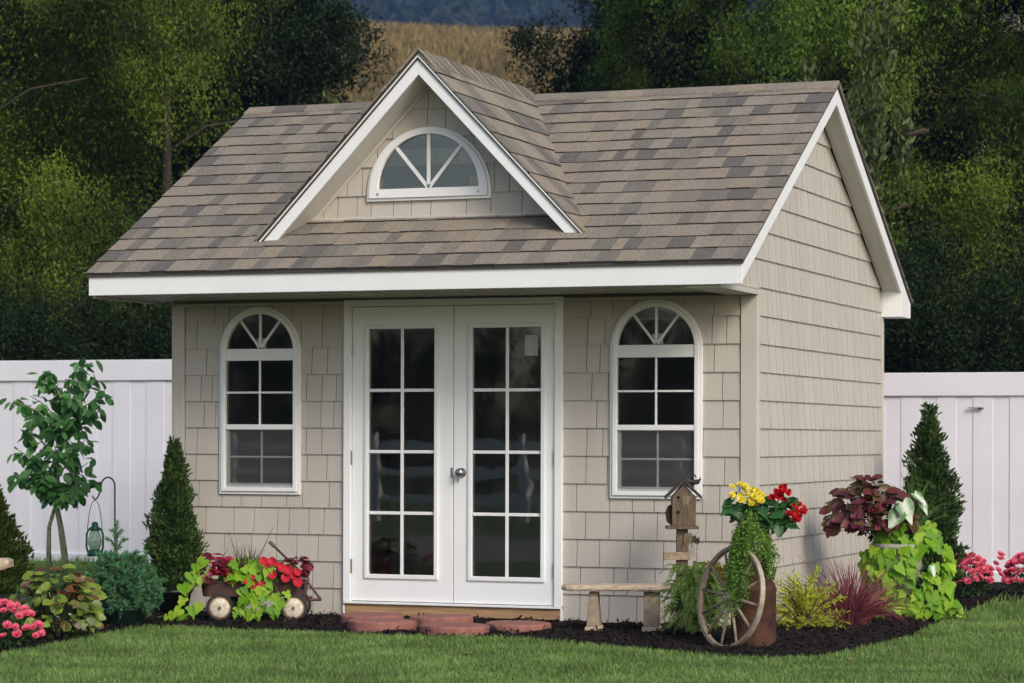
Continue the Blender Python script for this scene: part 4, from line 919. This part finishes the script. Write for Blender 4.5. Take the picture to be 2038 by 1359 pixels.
for i in range(40):
    z = g.uniform(.03, .27); x = .235 + g.uniform(-.10, .12)*(1 + .4*(z < .15)); vine_leaf(t, (x, -.06 - g.uniform(0, .05), z), g.uniform(-2.3, -.8), g.uniform(.05, .082))
for i in range(10): vine_leaf(t, (.40 + g.uniform(-.06, .08), -.03 - g.uniform(0, .03), g.uniform(.06, .22)), g.uniform(-1.9, -.9), g.uniform(.05, .075))
left = [(-.10, .42, .10), (-.145, .36, .085), (-.20, .33, .095), (-.19, .27, .085), (-.13, .31, .09), (-.25, .25, .09), (-.24, .16, .085), (-.19, .10, .095), (-.26, .085, .08), (-.31, .06, .075), (-.24, .05, .09), (-.13, .12, .08), (-.35, .04, .05), (-.05, .34, .085), (-.16, .39, .08)]
for x, z, s in left: vine_leaf(t, (x, -.07, z), g.uniform(-2.4, -1.0), s)
for pts in ([(.1, -.02, .29), (-.08, -.06, .38), (-.2, -.06, .30), (-.22, -.06, .14), (-.3, -.07, .05), (-.42, -.07, .03)], [(.2, -.03, .28), (.24, -.06, .2), (.25, -.07, .05)], [(.36, -.02, .26), (.42, -.05, .15), (.44, -.05, .04)]): st_.tube(pts, .003, 5)
st_.build('stems', M['stem'], t)
def coleus_dark(name, label, c, rad, n, size, loc, meshes, seed, extra=None):
    t = thing(name, label, 'plant', loc, RZI); whorl_plant(t, n, c, rad, meshes, size, random.Random(seed), .3, 1.25); return t
CR1 = one_leaf('leaf', OVAL, two_tone_leaf('crimson_leaf', (.26, .010, .035), (.13, .008, .02), (.3, .6))); CR2 = one_leaf('leaf', OVAL, two_tone_leaf('wine_leaf', (.10, .006, .014), (.045, .005, .010), (.3, .6)))
coleus_dark('crimson_coleus', 'crimson leafy plant at the left end of the wagon', (-.035, .03, .33), (.105, .10, .125), 110, .07, (WL.x, WL.y, wz), [CR1, CR1, CR2], 31)
coleus_dark('wine_coleus', 'dark wine-red leafy plant at the handle end of the wagon', (.50, .08, .34), (.085, .09, .10), 80, .062, (WL.x, WL.y, wz), [CR2, CR2, CR1], 32)
t = thing('red_petunia', 'bright red petunias hanging over the wagon side near the handle', 'flowers', (WL.x, WL.y, wz), RZI); tuft(t, 'foliage', (.42, .03, .30), (.12, .09, .09), 420, .035, leaf_mat('petunia_leaf', [(.05, .12, .02), (.09, .18, .03), (.12, .22, .04)], .5, .3))
for x, z, s in [(.365, .315, .034), (.45, .295, .036), (.47, .345, .034), (.425, .365, .036), (.53, .265, .036), (.30, .41, .033), (.36, .405, .036), (.53, .335, .03), (.33, .385, .024), (.39, .39, .022), (.50, .31, .026), (.23, .30, .02), (.245, .245, .028), (.285, .26, .022), (.18, .27, .02)]:
    put_flower(PET, t, (x, -.075, z), (g.uniform(-.3, .3), -1, .35), s)
t = thing('brown_sedge', 'wispy dark brown grass sprouting from the middle of the wagon', 'grass plant', (WL.x, WL.y, wz), RZI)
def blades(parent, name, specs, mt, wid=.004, seg=5):
    V = []; F = []
    for (p, tip, sag, w_) in specs:
        p = Vector(p); tip = Vector(tip); md = (p + tip)/2 + Vector((0, 0, sag)); s = Vector((tip - p)).cross(Vector((.2, .9, .3))).normalized(); b0 = len(V)
        for i in range(seg+1):
            q = i/seg; c = p*(1-q)**2 + md*2*q*(1-q) + tip*q*q; ww = w_*(1 - q*.9)
            V += [c - s*ww, c + s*ww]
        F += [(b0+2*i, b0+2*i+1, b0+2*i+3, b0+2*i+2) for i in range(seg)]
    mb = MB(); mb.v = [tuple(v) for v in V]; mb.f = F; mb.m = [0]*len(F); return mb.build(name, mt, parent)
SEDGE = leaf_mat('sedge_blade', [(.035, .025, .018), (.07, .05, .03), (.10, .085, .04)], .6, .2)
blades(t, 'blades', [((.17 + g.uniform(-.05, .05), .08 + g.uniform(-.04, .04), .27), (.18 + g.uniform(-.13, .13), .05 + g.uniform(-.1, .1), .46 + g.uniform(-.05, .07)), .04, .0032) for _ in range(70)], SEDGE)
blades(t, 'seed_stalks', [((.14, .06, .3), (.04, .04, .63), .03, .004), ((.2, .06, .3), (.37, .04, .665), .02, .005), ((.12, .06, .3), (.10, .04, .56), .04, .003), ((.05, .06, .36), (.05, .04, .46), .0, .003), ((.0, .06, .42), (.055, .04, .50), .0, .004), ((.27, .05, .3), (.34, .02, .47), .05, .003)], SEDGE)

# ------------------------------------------------------------------ stepping pavers
def paver(label, x, y, r, seed):
    g = random.Random(seed); mb = MB(); n = 40; rad = [r*(1 + .012*math.cos(8*2*PI*i/n + seed)) for i in range(n)]; Rg = []
    for k, (q, z) in enumerate([(.985, -.01), (1.0, .01), (1.0, .052), (.985, .062), (.93, .067), (.5, .069)]): Rg.append([(rad[i]*q*math.cos(2*PI*i/n), rad[i]*q*math.sin(2*PI*i/n), z + (g.uniform(-.001, .001))) for i in range(n)])
    vs = [p for q in Rg for p in q]; fs = [(i*n+j, i*n+(j+1) % n, (i+1)*n+(j+1) % n, (i+1)*n+j) for i in range(5) for j in range(n)] + [tuple(range(5*n, 6*n))]
    mb.add(vs, fs); o = mb.build('round_paver', M['paver']); o.location = (x, y, ground(x, y) - .010); o.rotation_euler = (g.uniform(-.02, .02), g.uniform(-.02, .02), g.uniform(0, 6))
    return tag(o, label, 'paver', 'round red pavers before the door')
paver('front left round red paver, largest before the door', 2.13, -1.16, .225, 1)
paver('front middle round red paver nearest the lawn', 2.68, -1.26, .225, 2)
paver('right-hand round red paver beside the bench', 2.95, -0.82, .215, 3)
paver('left-hand round red paver against the sill beam', 1.86, -0.70, .215, 4)
paver('middle back round red paver against the sill beam', 2.36, -0.70, .215, 5)

# ------------------------------------------------------------------ stone benches
def bench(label, x, y, xl, xr, legs, rz, top=.30, th=.038):
    t = thing('stone_bench', label, 'bench', G(x, y, -.01), rz); g = random.Random(4)
    n = 22; A = []; prof = [(-.125, 0), (-.135, .3), (-.133, .75), (-.12, 1), (.12, 1), (.133, .7), (.135, .3), (.125, 0)]
    mb = MB(); rows = []
    for i in range(n+1):
        q = i/n; xx = xl + (xr - xl)*q; e = min(1, .72 + min(q, 1-q)*8)
        rows.append([(xx + g.uniform(-.002, .002), yy*e + g.uniform(-.003, .003), top - th + th*(zz if e > .95 else .2 + zz*.65) + g.uniform(-.0025, .0025)) for yy, zz in prof])
    k = len(prof); vs = [p for r0 in rows for p in r0]
    mb.add(vs, [(i*k+j, i*k+(j+1) % k, (i+1)*k+(j+1) % k, (i+1)*k+j) for i in range(n) for j in range(k)] + [tuple(range(k)), tuple(range(n*k, n*k+k))[::-1]]); mb.build('seat', M['stone'], t)
    for lx, w0, w1 in legs:
        mb = MB(); mb.loft([(lx - w0, -.10, .03), (lx + w0, -.10, .03), (lx + w0, .10, .03), (lx - w0, .10, .03)], [(lx - w1, -.085, top - th), (lx + w1, -.085, top - th), (lx + w1, .085, top - th), (lx - w1, .085, top - th)]); mb.build('leg', M['stone_leg'], t, bevel=.006)
        mb = MB(); mb.loft([(lx - w0*1.35, -.12, -.02), (lx + w0*1.35, -.12, -.02), (lx + w0*1.35, .12, -.02), (lx - w0*1.35, .12, -.02)], [(lx - w0*1.2, -.11, .031), (lx + w0*1.2, -.11, .031), (lx + w0*1.2, .11, .031), (lx - w0*1.2, .11, .031)]); mb.build('foot', M['stone'], t, bevel=.008)
    return t
bench('low tan stone bench in front of the shed right of the door', 3.44, -.72, -.205, .53, [(0, .044, .026), (.375, .05, .05)], RZI - .1)
bench('end of a pale stone bench at the left edge of the picture', -1.273, -.558, -.75, .224, [(-.5, .05, .04), (0, .05, .04)], RZI, .385, .08)

# ------------------------------------------------------------------ birdhouse
t = thing('birdhouse', 'rustic brown wooden birdhouse with dark gable roof on a post', 'birdhouse', G(3.952, -.45), RZI)
mb = MB(); mb.box(-.037, .037, -.035, .035, -.05, .655); mb.build('post', M['oldwood'], t, bevel=.004)
mb = MB(); mb.box(-.105, .105, -.085, .085, .655, .675); mb.build('base_board', M['oldwood'], t, bevel=.003)
mb = MB(); mb.prism([(-.07, -.065, .6755), (.085, -.065, .6755), (.085, -.065, .865), (.005, -.065, .945), (-.07, -.065, .865)], (0, .13, 0)); mb.build('house', M['oldwood'], t, bevel=.003)
for s_ in (-1, 1):
    a = Vector((.007 + s_*.001, -.095, .965)); e = Vector((.007 + s_*.118, -.095, .852)); nn = Vector((0, 0, .016)); mb = MB(); mb.prism([a, e, e + nn, a + nn], (0, .19, 0)); mb.build('roof_board', M['roofwood'], t, bevel=.002)
mb = MB(); mb.prism([(-.072, -.03, .68), (-.10, -.03, .70), (-.108, -.03, .76), (-.095, -.03, .80), (-.072, -.03, .815)], (0, .06, 0)); mb.build('side_perch', M['rust'], t)
for x, z, r in ((-.03, .862, .011), (-.032, .765, .012), (-.03, .842, .004), (-.032, .74, .004), (.045, .875, .008)):
    mb = MB(); mb.lathe([(0, 0), (r, 0), (r, .002), (0, .002)], 12); mb.build('entrance_hole', M['hole'], t, mw=Matrix.Translation((x, -.0655, z)) @ Matrix.Rotation(PI/2, 4, 'X'))
mb = MB(); mb.box(-.122, .05, -.058, -.0355, .455, .505); mb.build('cross_board', M['greywood'], t, bevel=.003)
g = random.Random(12)
blades(t, 'straw', [((.03 + g.uniform(-.03, .03), -.075, .86 + g.uniform(-.03, .03)), (.03 + g.uniform(-.06, .05), -.085, .74 + g.uniform(-.05, .1)), .0, .0022) for _ in range(38)] + [((.04 + g.uniform(-.03, .02), -.045, .63), (.05 + g.uniform(-.06, .06), -.06, .50 + g.uniform(-.06, .08)), .02, .0022) for _ in range(40)] + [((.05, -.04, .52), (.085, -.05, .42), .02, .003), ((.06, -.04, .6), (.11, -.05, .645), 0, .003)], M['straw'])
mb = MB()
for i in range(12): a = g.uniform(0, 6); mb.tube([(.06 + .03*math.cos(a), -.05, .985 + .015*math.sin(a)), (.07 + .05*math.cos(a+.8), -.07, .985 + .025*math.sin(a+.8)), (.075 + .04*math.cos(a+1.6), -.05, .975 + .03*math.sin(a+1.6))], .006, 5)
mb.build('roof_twigs', M['roofwood'], t)
mb = MB()
for i in range(26): a = g.uniform(0, 6.28); b_ = g.uniform(-1, 1); p = Vector((.085 + .028*math.cos(a)*math.cos(b_), -.05 + .02*math.sin(a)*math.cos(b_), .585 + .035*math.sin(b_))); mb.tube([Vector((.085, -.04, .585)), p], [.006, .004], 4)
mb.build('pine_cone', M['brownstem'], t)

# ------------------------------------------------------------------ fern and amber shrub
FERN = leaf_mat('fern_leaf', [(.22, .33, .055), (.30, .43, .09), (.40, .52, .15), (.23, .35, .07)], .5, .45)
t = thing('fern', 'light green fern clump between the bench and the cartwheel', 'fern', G(4.17, -.93), RZI); t.scale = (1.12, 1, 1.05)
P = []; D = []; N = []; S = []; rs = MB(); g = random.Random(3)
for i in range(150):
    a = g.uniform(PI, 2*PI) if i < 125 else g.uniform(0, PI); L = g.uniform(.10, .31); hh = g.uniform(.05, .40); o = Vector((math.cos(a)*.85, math.sin(a)*.7, 0))
    p0 = Vector((g.uniform(-.03, .05), g.uniform(-.03, .03), .02 + g.uniform(0, .12))); md = p0 + o*L*.45 + Vector((0, 0, hh*1.25)); p1 = p0 + o*L + Vector((0, 0, g.uniform(-.02, hh*.7)))
    if p1.z < .01: p1.z = .01
    rs.tube([p0*(1-q)**2 + md*2*q*(1-q) + p1*q*q for q in (0, .33, .66, 1)], .0015, 4); m_ = 30
    for j in range(3, m_):
        q = j/m_; c = p0*(1-q)**2 + md*2*q*(1-q) + p1*q*q; tg = ((md-p0)*(1-q) + (p1-md)*q).normalized(); sd_ = tg.cross(Vector((0, 0, 1))).normalized(); up_ = sd_.cross(tg); ln = .030*math.sin(PI*min(1, q*.93 + .07))**.7 + .008
        for s_ in (-1, 1): P.append(c); D.append(sd_*s_ + tg*.45 - up_*.12 + Vector((0, 0, g.uniform(-.2, .2)))); N.append(up_ + sd_*.2*s_); S.append(ln)
link('fronds', leafmesh('fronds', RHOMB, P, D, N, S, FERN), t); rs.build('stalks', M['stem'], t)
t = thing('amber_shrub', 'amber-tipped low shrub behind the fern and cartwheel', 'shrub', G(4.13, -.55), RZI)
tuft(t, 'foliage', (.05, -.05, .345), (.20, .12, .10), 2400, .028, leaf_mat('amber_leaf', [(.22, .13, .014), (.30, .19, .025), (.17, .16, .025), (.12, .16, .025)], .5, .35)); tuft(t, 'lower_foliage', (.02, 0, .14), (.15, .11, .14), 900, .035, FERN); mb = MB()
for i in range(6): mb.tube([(0, 0, 0), (random.uniform(-.1, .1), random.uniform(-.06, .06), .3)], [.005, .002], 4)
mb.build('stems', M['brownstem'], t)

# ------------------------------------------------------------------ milk can, its planting, cartwheel
CN = (4.70, -1.42)
t = thing('milk_can', 'rusty brown milk can overflowing with yellow and red flowers', 'milk can', G(*CN, -.015), RZI); t.scale = (1, 1, .95)
mb = MB(); mb.lathe([(0, 0), (.137, 0), (.141, .008), (.141, .03), (.137, .036), (.137, .365), (.141, .372), (.141, .386), (.136, .392), (.085, .50), (.078, .515), (.076, .60), (.082, .61), (.088, .625), (.080, .63), (.070, .61), (0, .60)], 36); mb.build('body', M['rust'], t, True)
for zz in (.55, ): mb = MB(); mb.lathe([(.079, zz), (.083, zz + .006), (.079, zz + .012)], 30); mb.build('neck_band', M['rust'], t, True)
for s_ in (-1, 1):
    mb = MB(); mb.tube([(s_*.075, 0, .60), (s_*.11, 0, .612), (s_*.128, 0, .585)], [.013, .013, .010], 6); mb.build('ear', M['rust'], t, True)
    mb = MB(); mb.prism([(s_*.098, -.02, .455), (s_*.142, -.02, .52), (s_*.120, -.02, .488), (s_*.128, -.02, .43)], (0, .04, 0)); mb.build('handle', M['rust'], t, bevel=.003)
t = thing('trailing_jenny', 'small-leaved green trailing plant hanging down the milk can', 'plant', G(*CN), RZI)
JEN = leaf_mat('jenny_leaf', [(.07, .15, .018), (.10, .21, .024), (.16, .30, .04), (.22, .36, .06)], .45, .35)
P = []; D = []; g = random.Random(17); sm = MB()
for i in range(150):
    x = g.choice([g.uniform(-.17, -.04), g.uniform(-.17, .115)]); yy = g.uniform(-.24, .02) if x < .0 else g.uniform(-.13, .05); ztop = .80 - abs(x + .03)*1.1 + g.uniform(-.05, .05); lg = float(np.interp(x, [-.17, -.13, -.09, -.03, .03, .075, .115], [.30, .52, .50, .30, .22, .36, .16]))*g.uniform(.45, 1.05)
    fx = g.uniform(-.03, .03); pts = []
    for q in range(10):
        s = q/9; pts.append(Vector((x*(.75 + .25*s) + fx*s + g.uniform(-.006, .006), yy - .06*math.sin(s*1.6) + g.uniform(-.006, .006), ztop - lg*s)))
    sm.tube(pts[::3], .0014, 3)
    for p in pts:
        for _ in range(7): P.append(p + Vector((g.gauss(0, .009), g.gauss(0, .009), g.gauss(0, .012)))); D.append((g.uniform(-1, 1), g.uniform(-1, .4), g.uniform(-.9, .5)))
link('foliage', leafmesh('foliage', OVAL, P, D, nrm(rdir(len(P)) + [0, -.6, .6]), rng.uniform(.010, .02, len(P)), JEN), t); sm.build('stems', M['stem'], t)
BG = one_leaf('leaf', HEART, leaf_mat('begonia_leaf', [(.016, .06, .018), (.03, .10, .028), (.055, .145, .04)], .35, .25, False))
t = thing('yellow_begonia', 'yellow flowers on top of the milk can', 'flowers', G(*CN), RZI); g = random.Random(9)
for i in range(44): place_leaf('leaf', BG, t, (-.07 + g.uniform(-.09, .12), g.uniform(-.1, .05), .80 + g.uniform(-.04, .10)), (g.uniform(-1, 1), -.4, g.uniform(-.8, .4)), (g.uniform(-.4, .4), -.8, .7), g.uniform(.05, .075), .9)
for i in range(34):
    a = g.uniform(0, 2*PI); k_ = math.sqrt(g.random()); x = -.05 + .10*k_*math.cos(a); z = .912 + .055*k_*math.sin(a) - .1*(x + .05)
    put_flower(YEL, t, (x, -.10 + g.uniform(-.035, .03), z), (g.uniform(-.6, .6), -1, g.uniform(.1, .9)), g.uniform(.017, .031))
for x, z in ((-.145, .968), (-.13, .962), (-.10, .978), (-.09, .985)): put_flower(YEL, t, (x, -.08, z), (0, -1, .6), .017)
mb = MB()
for i in range(6): mb.tube([(-.02, 0, .6), (-.06 + g.uniform(-.05, .08), -.05, .9)], [.006, .003], 5)
mb.build('stems', M['stem'], t)
t = thing('red_geranium', 'bright red double flowers leaning out right of the milk can', 'flowers', G(*CN), RZI); g = random.Random(10)
for i in range(52): place_leaf('leaf', BG, t, (.11 + g.uniform(-.10, .12), g.uniform(-.1, .05), .80 + g.uniform(-.10, .10)), (g.uniform(-1, 1), -.4, g.uniform(-.9, .3)), (g.uniform(-.4, .4), -.8, .7), g.uniform(.055, .085), .9)
for cx, cz, rr_, n_ in ((.162, .928, .045, 22), (.248, .815, .055, 30), (.11, .912, .016, 4), (.17, .89, .012, 3)):
    for i in range(n_):
        a = g.uniform(0, 2*PI); k_ = math.sqrt(g.random())*rr_; put_flower(RED, t, (cx + k_*math.cos(a), -.09 + g.uniform(-.035, .03), cz + k_*math.sin(a)), (g.uniform(-.7, .7), -1, g.uniform(-.2, .9)), g.uniform(.014, .024))
mb = MB()
for e in ((.16, .92), (.24, .8), (.1, .85), (.2, .87)): mb.tube([(.02, 0, .6), (e[0]*.6, -.03, .78), (e[0], -.07, e[1])], [.006, .005, .004], 5)
mb.build('stems', M['stem'], t)

wl = G(4.585, -1.66, .0)
t = thing('cartwheel', 'weathered wooden spoked cartwheel leaning against the milk can', 'wheel', wl)
R_ = .312; RW = .021
nrmv = (-RGT*math.sin(math.radians(58)) - FWD*math.cos(math.radians(58)))     # face normal, turned to the left of the viewer
side_v = nrmv.cross(UP).normalized(); upv = (UP*math.cos(.16) - nrmv*math.sin(.16)).normalized(); nr2 = side_v.cross(upv)
if nr2.dot(nrmv) < 0: nr2 = -nr2
ctr = upv * (R_ - .012)
mwh = Matrix(((side_v.x, upv.x, nr2.x, ctr.x), (side_v.y, upv.y, nr2.y, ctr.y), (side_v.z, upv.z, nr2.z, ctr.z), (0, 0, 0, 1)))
mb = MB(); mb.lathe([(R_ - RW, -.014), (R_ - .005, -.015), (R_ - .005, .015), (R_ - RW, .014), (R_ - RW, -.014)], 56); mb.build('rim', M['greywood'], t, True, mw=mwh)
mb = MB(); mb.lathe([(R_ - .0045, -.0165), (R_, -.0165), (R_, .0165), (R_ - .0045, .0165), (R_ - .0045, -.0165)], 56); mb.build('iron_tyre', M['tyre_iron'], t, mw=mwh)
mb = MB(); mb.lathe([(0, -.04), (.022, -.04), (.030, -.02), (.030, .02), (.024, .04), (.014, .042), (.014, .03), (0, .03)], 20); mb.build('hub', M['tyre_iron'], t, True, mw=mwh)
for i in range(12):
    a = 2*PI*i/12 + .12; mb = MB(); mb.tube([(.026*math.cos(a), .026*math.sin(a), 0), (.12*math.cos(a), .12*math.sin(a), 0), ((R_-RW+.006)*math.cos(a), (R_-RW+.006)*math.sin(a), 0)], [.009, .0105, .008], 7); mb.build('spoke', M['greywood'], t, True, mw=mwh)

# ------------------------------------------------------------------ golden cypress, red grass, urn planting
t = thing('golden_cypress', 'bright yellow-green threadleaf cypress right of the milk can', 'shrub', G(4.65, -.02), RZI); g = random.Random(2)
THR = leaf_mat('thread_leaf', [(.42, .50, .035), (.58, .62, .06), (.72, .70, .13), (.34, .45, .035)], .5, .45)
P = []; D = []; S = []; tw = MB()
for i in range(110):
    a = g.uniform(0, 2*PI); el = g.uniform(.1, 1.45); L = g.uniform(.15, .30); o = Vector((math.cos(a)*math.cos(el), math.sin(a)*math.cos(el), math.sin(el)*1.5)); p0 = Vector((0, 0, .03)); md = p0 + o*L*.7; p1 = p0 + o*L + Vector((math.cos(a)*.05, math.sin(a)*.05, -.06))
    p1.z = max(.012, p1.z); tw.tube([p0, md, p1], [.004, .003, .001], 4)
    for j in range(45):
        q = g.uniform(.2, 1); c = p0*(1-q)**2 + md*2*q*(1-q) + p1*q*q; P.append(c); D.append(o*.6 + Vector((g.gauss(0, .5), g.gauss(0, .5), g.gauss(-.15, .45)))); S.append(g.uniform(.02, .05))
link('foliage', leafmesh('foliage', NEEDLE, P, D, rdir(len(P)), S, THR), t); tw.build('twigs', M['brownstem'], t)
t = thing('red_fountain_grass', 'burgundy fountain grass clump between the cypress and the urn', 'grass plant', G(4.88, .36), RZI); t.scale = (1.18, 1.1, 1.18); sp = []
for i in range(520):
    a = g.uniform(0, 2*PI); el = g.uniform(.35, 1.5); L = g.uniform(.25, .46); o = Vector((math.cos(a)*math.cos(el), math.sin(a)*math.cos(el)*.8, math.sin(el))); p0 = Vector((g.gauss(0, .03), g.gauss(0, .03), .0)); p1 = p0 + o*L + Vector((math.cos(a)*.07, math.sin(a)*.07, -.13*math.cos(el))); p1.z = max(.01, p1.z)
    sp.append((p0, p1, .13*math.cos(el) + .03, g.uniform(.0024, .0052)))
sp += [((-.02, -.03, .0), (-.31, -.05, .41), .12, .005), ((.02, -.03, 0), (-.24, -.05, .36), .12, .004), ((.02, 0, 0), (.33, -.04, .1), .16, .004), ((0, 0, 0), (.3, -.08, .02), .2, .004)]
blades(t, 'blades', sp, leaf_mat('burgundy_blade', [(.15, .03, .05), (.26, .06, .09), (.38, .12, .15), (.11, .03, .035), (.25, .11, .10)], .45, .35), seg=6)
UR = (4.99, 1.36)
t = thing('stone_urn', 'grey stone urn almost hidden under lime green leaves', 'urn', G(*UR), RZI)
mb = MB(); mb.lathe([(0, 0), (.13, 0), (.13, .03), (.10, .05), (.065, .09), (.06, .14), (.09, .18), (.14, .25), (.165, .36), (.168, .46), (.19, .48), (.19, .505), (.165, .51), (.155, .47), (0, .46)], 28); mb.build('bowl', M['urn'], t, True)
t = thing('lime_potato_vine', 'lime green heart-leaved vine cascading from the stone urn to the mulch', 'plant', G(*UR), RZI); g = random.Random(41); random.seed(41); sm = MB()
for i in range(230):
    a = g.uniform(PI*.95, 2*PI*1.02); z = g.uniform(.02, .66); rad = .20 + .10*math.sin((.66 - z)/.66*PI) + (.06 if z < .12 else 0) + g.uniform(-.03, .03)
    if z > .5: rad *= .8
    x = math.cos(a)*rad + .06; y = math.sin(a)*rad*.7
    if -.06 < x < .03 and .22 < z < .42 and g.random() < .7: continue
    vine_leaf(t, (x, y, z), g.uniform(-2.3, -.8), g.uniform(.06, .105), out=(math.cos(a)*.6, -1, .6))
for i in range(34): vine_leaf(t, (.02 + g.uniform(-.02, .33), -.16 - g.uniform(0, .14), g.uniform(.02, .12)), g.uniform(-2.8, -.3), g.uniform(.055, .095), out=(0, -.8, .9))
for x, z in ((.37, .09), (.40, .06), (.385, .03)): vine_leaf(t, (x, -.2, z), g.uniform(-1.4, -.3), .06)
for k in range(9): a = PI + PI*k/8; sm.tube([(.02, 0, .5), (math.cos(a)*.24 + .04, math.sin(a)*.17, .5), (math.cos(a)*.28 + .05, math.sin(a)*.2, .12)], .003, 4)
sm.build('stems', M['stem'], t)
DK = [one_leaf('leaf', OVAL, two_tone_leaf('dark_coleus_leaf', (.16, .022, .034), (.05, .05, .018), (.2, .5))), one_leaf('leaf', OVAL, two_tone_leaf('olive_coleus_leaf', (.12, .05, .02), (.075, .10, .02), (.2, .5))), one_leaf('leaf', OVAL, two_tone_leaf('plum_coleus_leaf', (.09, .014, .028), (.035, .018, .016), (.2, .5)))]
t = thing('dark_coleus', 'dark burgundy and olive coleus growing from the stone urn', 'plant', G(*UR), RZI); g = random.Random(44)
whorl_plant(t, 250, (-.20, -.02, .70), (.28, .19, .24), DK + [DK[1]], .115, g, .3, 1.2); whorl_plant(t, 34, (-.22, -.03, .90), (.10, .1, .06), [DK[0], DK[0], DK[1]], .10, g, .0, 1.0)
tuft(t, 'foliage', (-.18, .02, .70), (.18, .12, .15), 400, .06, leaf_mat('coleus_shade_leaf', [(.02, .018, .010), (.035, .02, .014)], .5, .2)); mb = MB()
for e in ((-.35, .75), (-.2, .9), (-.1, .8), (-.3, .6), (-.4, .65)): mb.tube([(0, 0, .46), (e[0]*.5, -.02, .6), (e[0], -.03, e[1])], [.008, .006, .004], 5)
mb.build('stems', M['brownstem'], t)
t = thing('caladium', 'white-veined caladium leaves above the lime green vine', 'plant', G(*UR), RZI)
CAL = one_leaf('leaf', HEART, two_tone_leaf('caladium_leaf', (.66, .70, .58), (.10, .25, .07), (.24, .50), 3, jitter=.1))
mb = MB()
for p, d, s, n_ in [((.0, -.20, .80), (.45, -.3, -1), .17, (.2, -1, .3)), ((-.03, -.21, .73), (-.55, -.3, -.8), .15, (-.3, -1, .3)), ((.09, -.15, .86), (.7, -.3, -.55), .12, (.4, -.7, .8)), ((.14, -.14, .80), (.5, -.2, -.9), .10, (.5, -.7, .3)), ((.2, -.24, .36), (.2, -.3, -.9), .08, (.2, -1, .3))]:
    place_leaf('leaf', CAL, t, p, d, n_, s, .85); mb.tube([(.02, 0, .46), (p[0]*.6, p[1]*.6, p[2]*.9), p], .004, 5)
mb.build('stems', M['stem'], t)
t = thing('spiky_grass', 'thin arching green grass blades rising from the urn before the spruce', 'grass plant', G(*UR), RZI); g = random.Random(6); sp = []
for i in range(60): x = g.uniform(-.12, .42); sp.append(((.08, .02, .48), (x, g.uniform(-.15, .15), g.uniform(.85, 1.12) - abs(x - .1)*1.1), .16, .0042))
blades(t, 'blades', sp, leaf_mat('grass_plant_blade', [(.04, .10, .02), (.08, .16, .04), (.12, .2, .06)], .45, .3), seg=7)
# a few fallen leaves and petals
n = 110; x = rng.uniform(0, 6.2, n); y = rng.uniform(-4.2, 3.5, n); k = ~((x > 0) & (x < 4.35) & (y > -.1)); x, y = x[k], y[k]
zz = np.array([ground(a, b_) + (.012 if ground(a, b_) > 0 else .035) for a, b_ in zip(x, y)])
tag(link('leaf_litter', leafmesh('leaf_litter', OVAL, np.stack([x, y, zz], -1), rdir(len(x)) * [1, 1, .3], nrm(rdir(len(x))*.6 + [0, 0, 1]), rng.uniform(.018, .04, len(x)), leaf_mat('dry_leaf', [(.22, .14, .05), (.30, .22, .08), (.14, .08, .04), (.24, .26, .08)], .7, .2))), 'scattered dry fallen leaves on lawn and mulch', 'leaf litter', kind='stuff')
#SECTION4
# ------------------------------------------------------------------ air
hm, ht, hp = new_mat('haze_air'); ht.nodes.remove(hp)
pv = ht.nodes.new('ShaderNodeVolumePrincipled'); pv.inputs['Color'].default_value = (.30, .50, 1.0, 1); pv.inputs['Density'].default_value = .00030; pv.inputs['Anisotropy'].default_value = 0.0
ht.links.new(pv.outputs[0], ht.nodes['Material Output'].inputs['Volume'])
b = MB(); b.box(-640, 420, -120, 900, -1.7, 160); tag(b.build('haze', hm), 'thin bluish haze in the air', 'haze', kind='stuff')
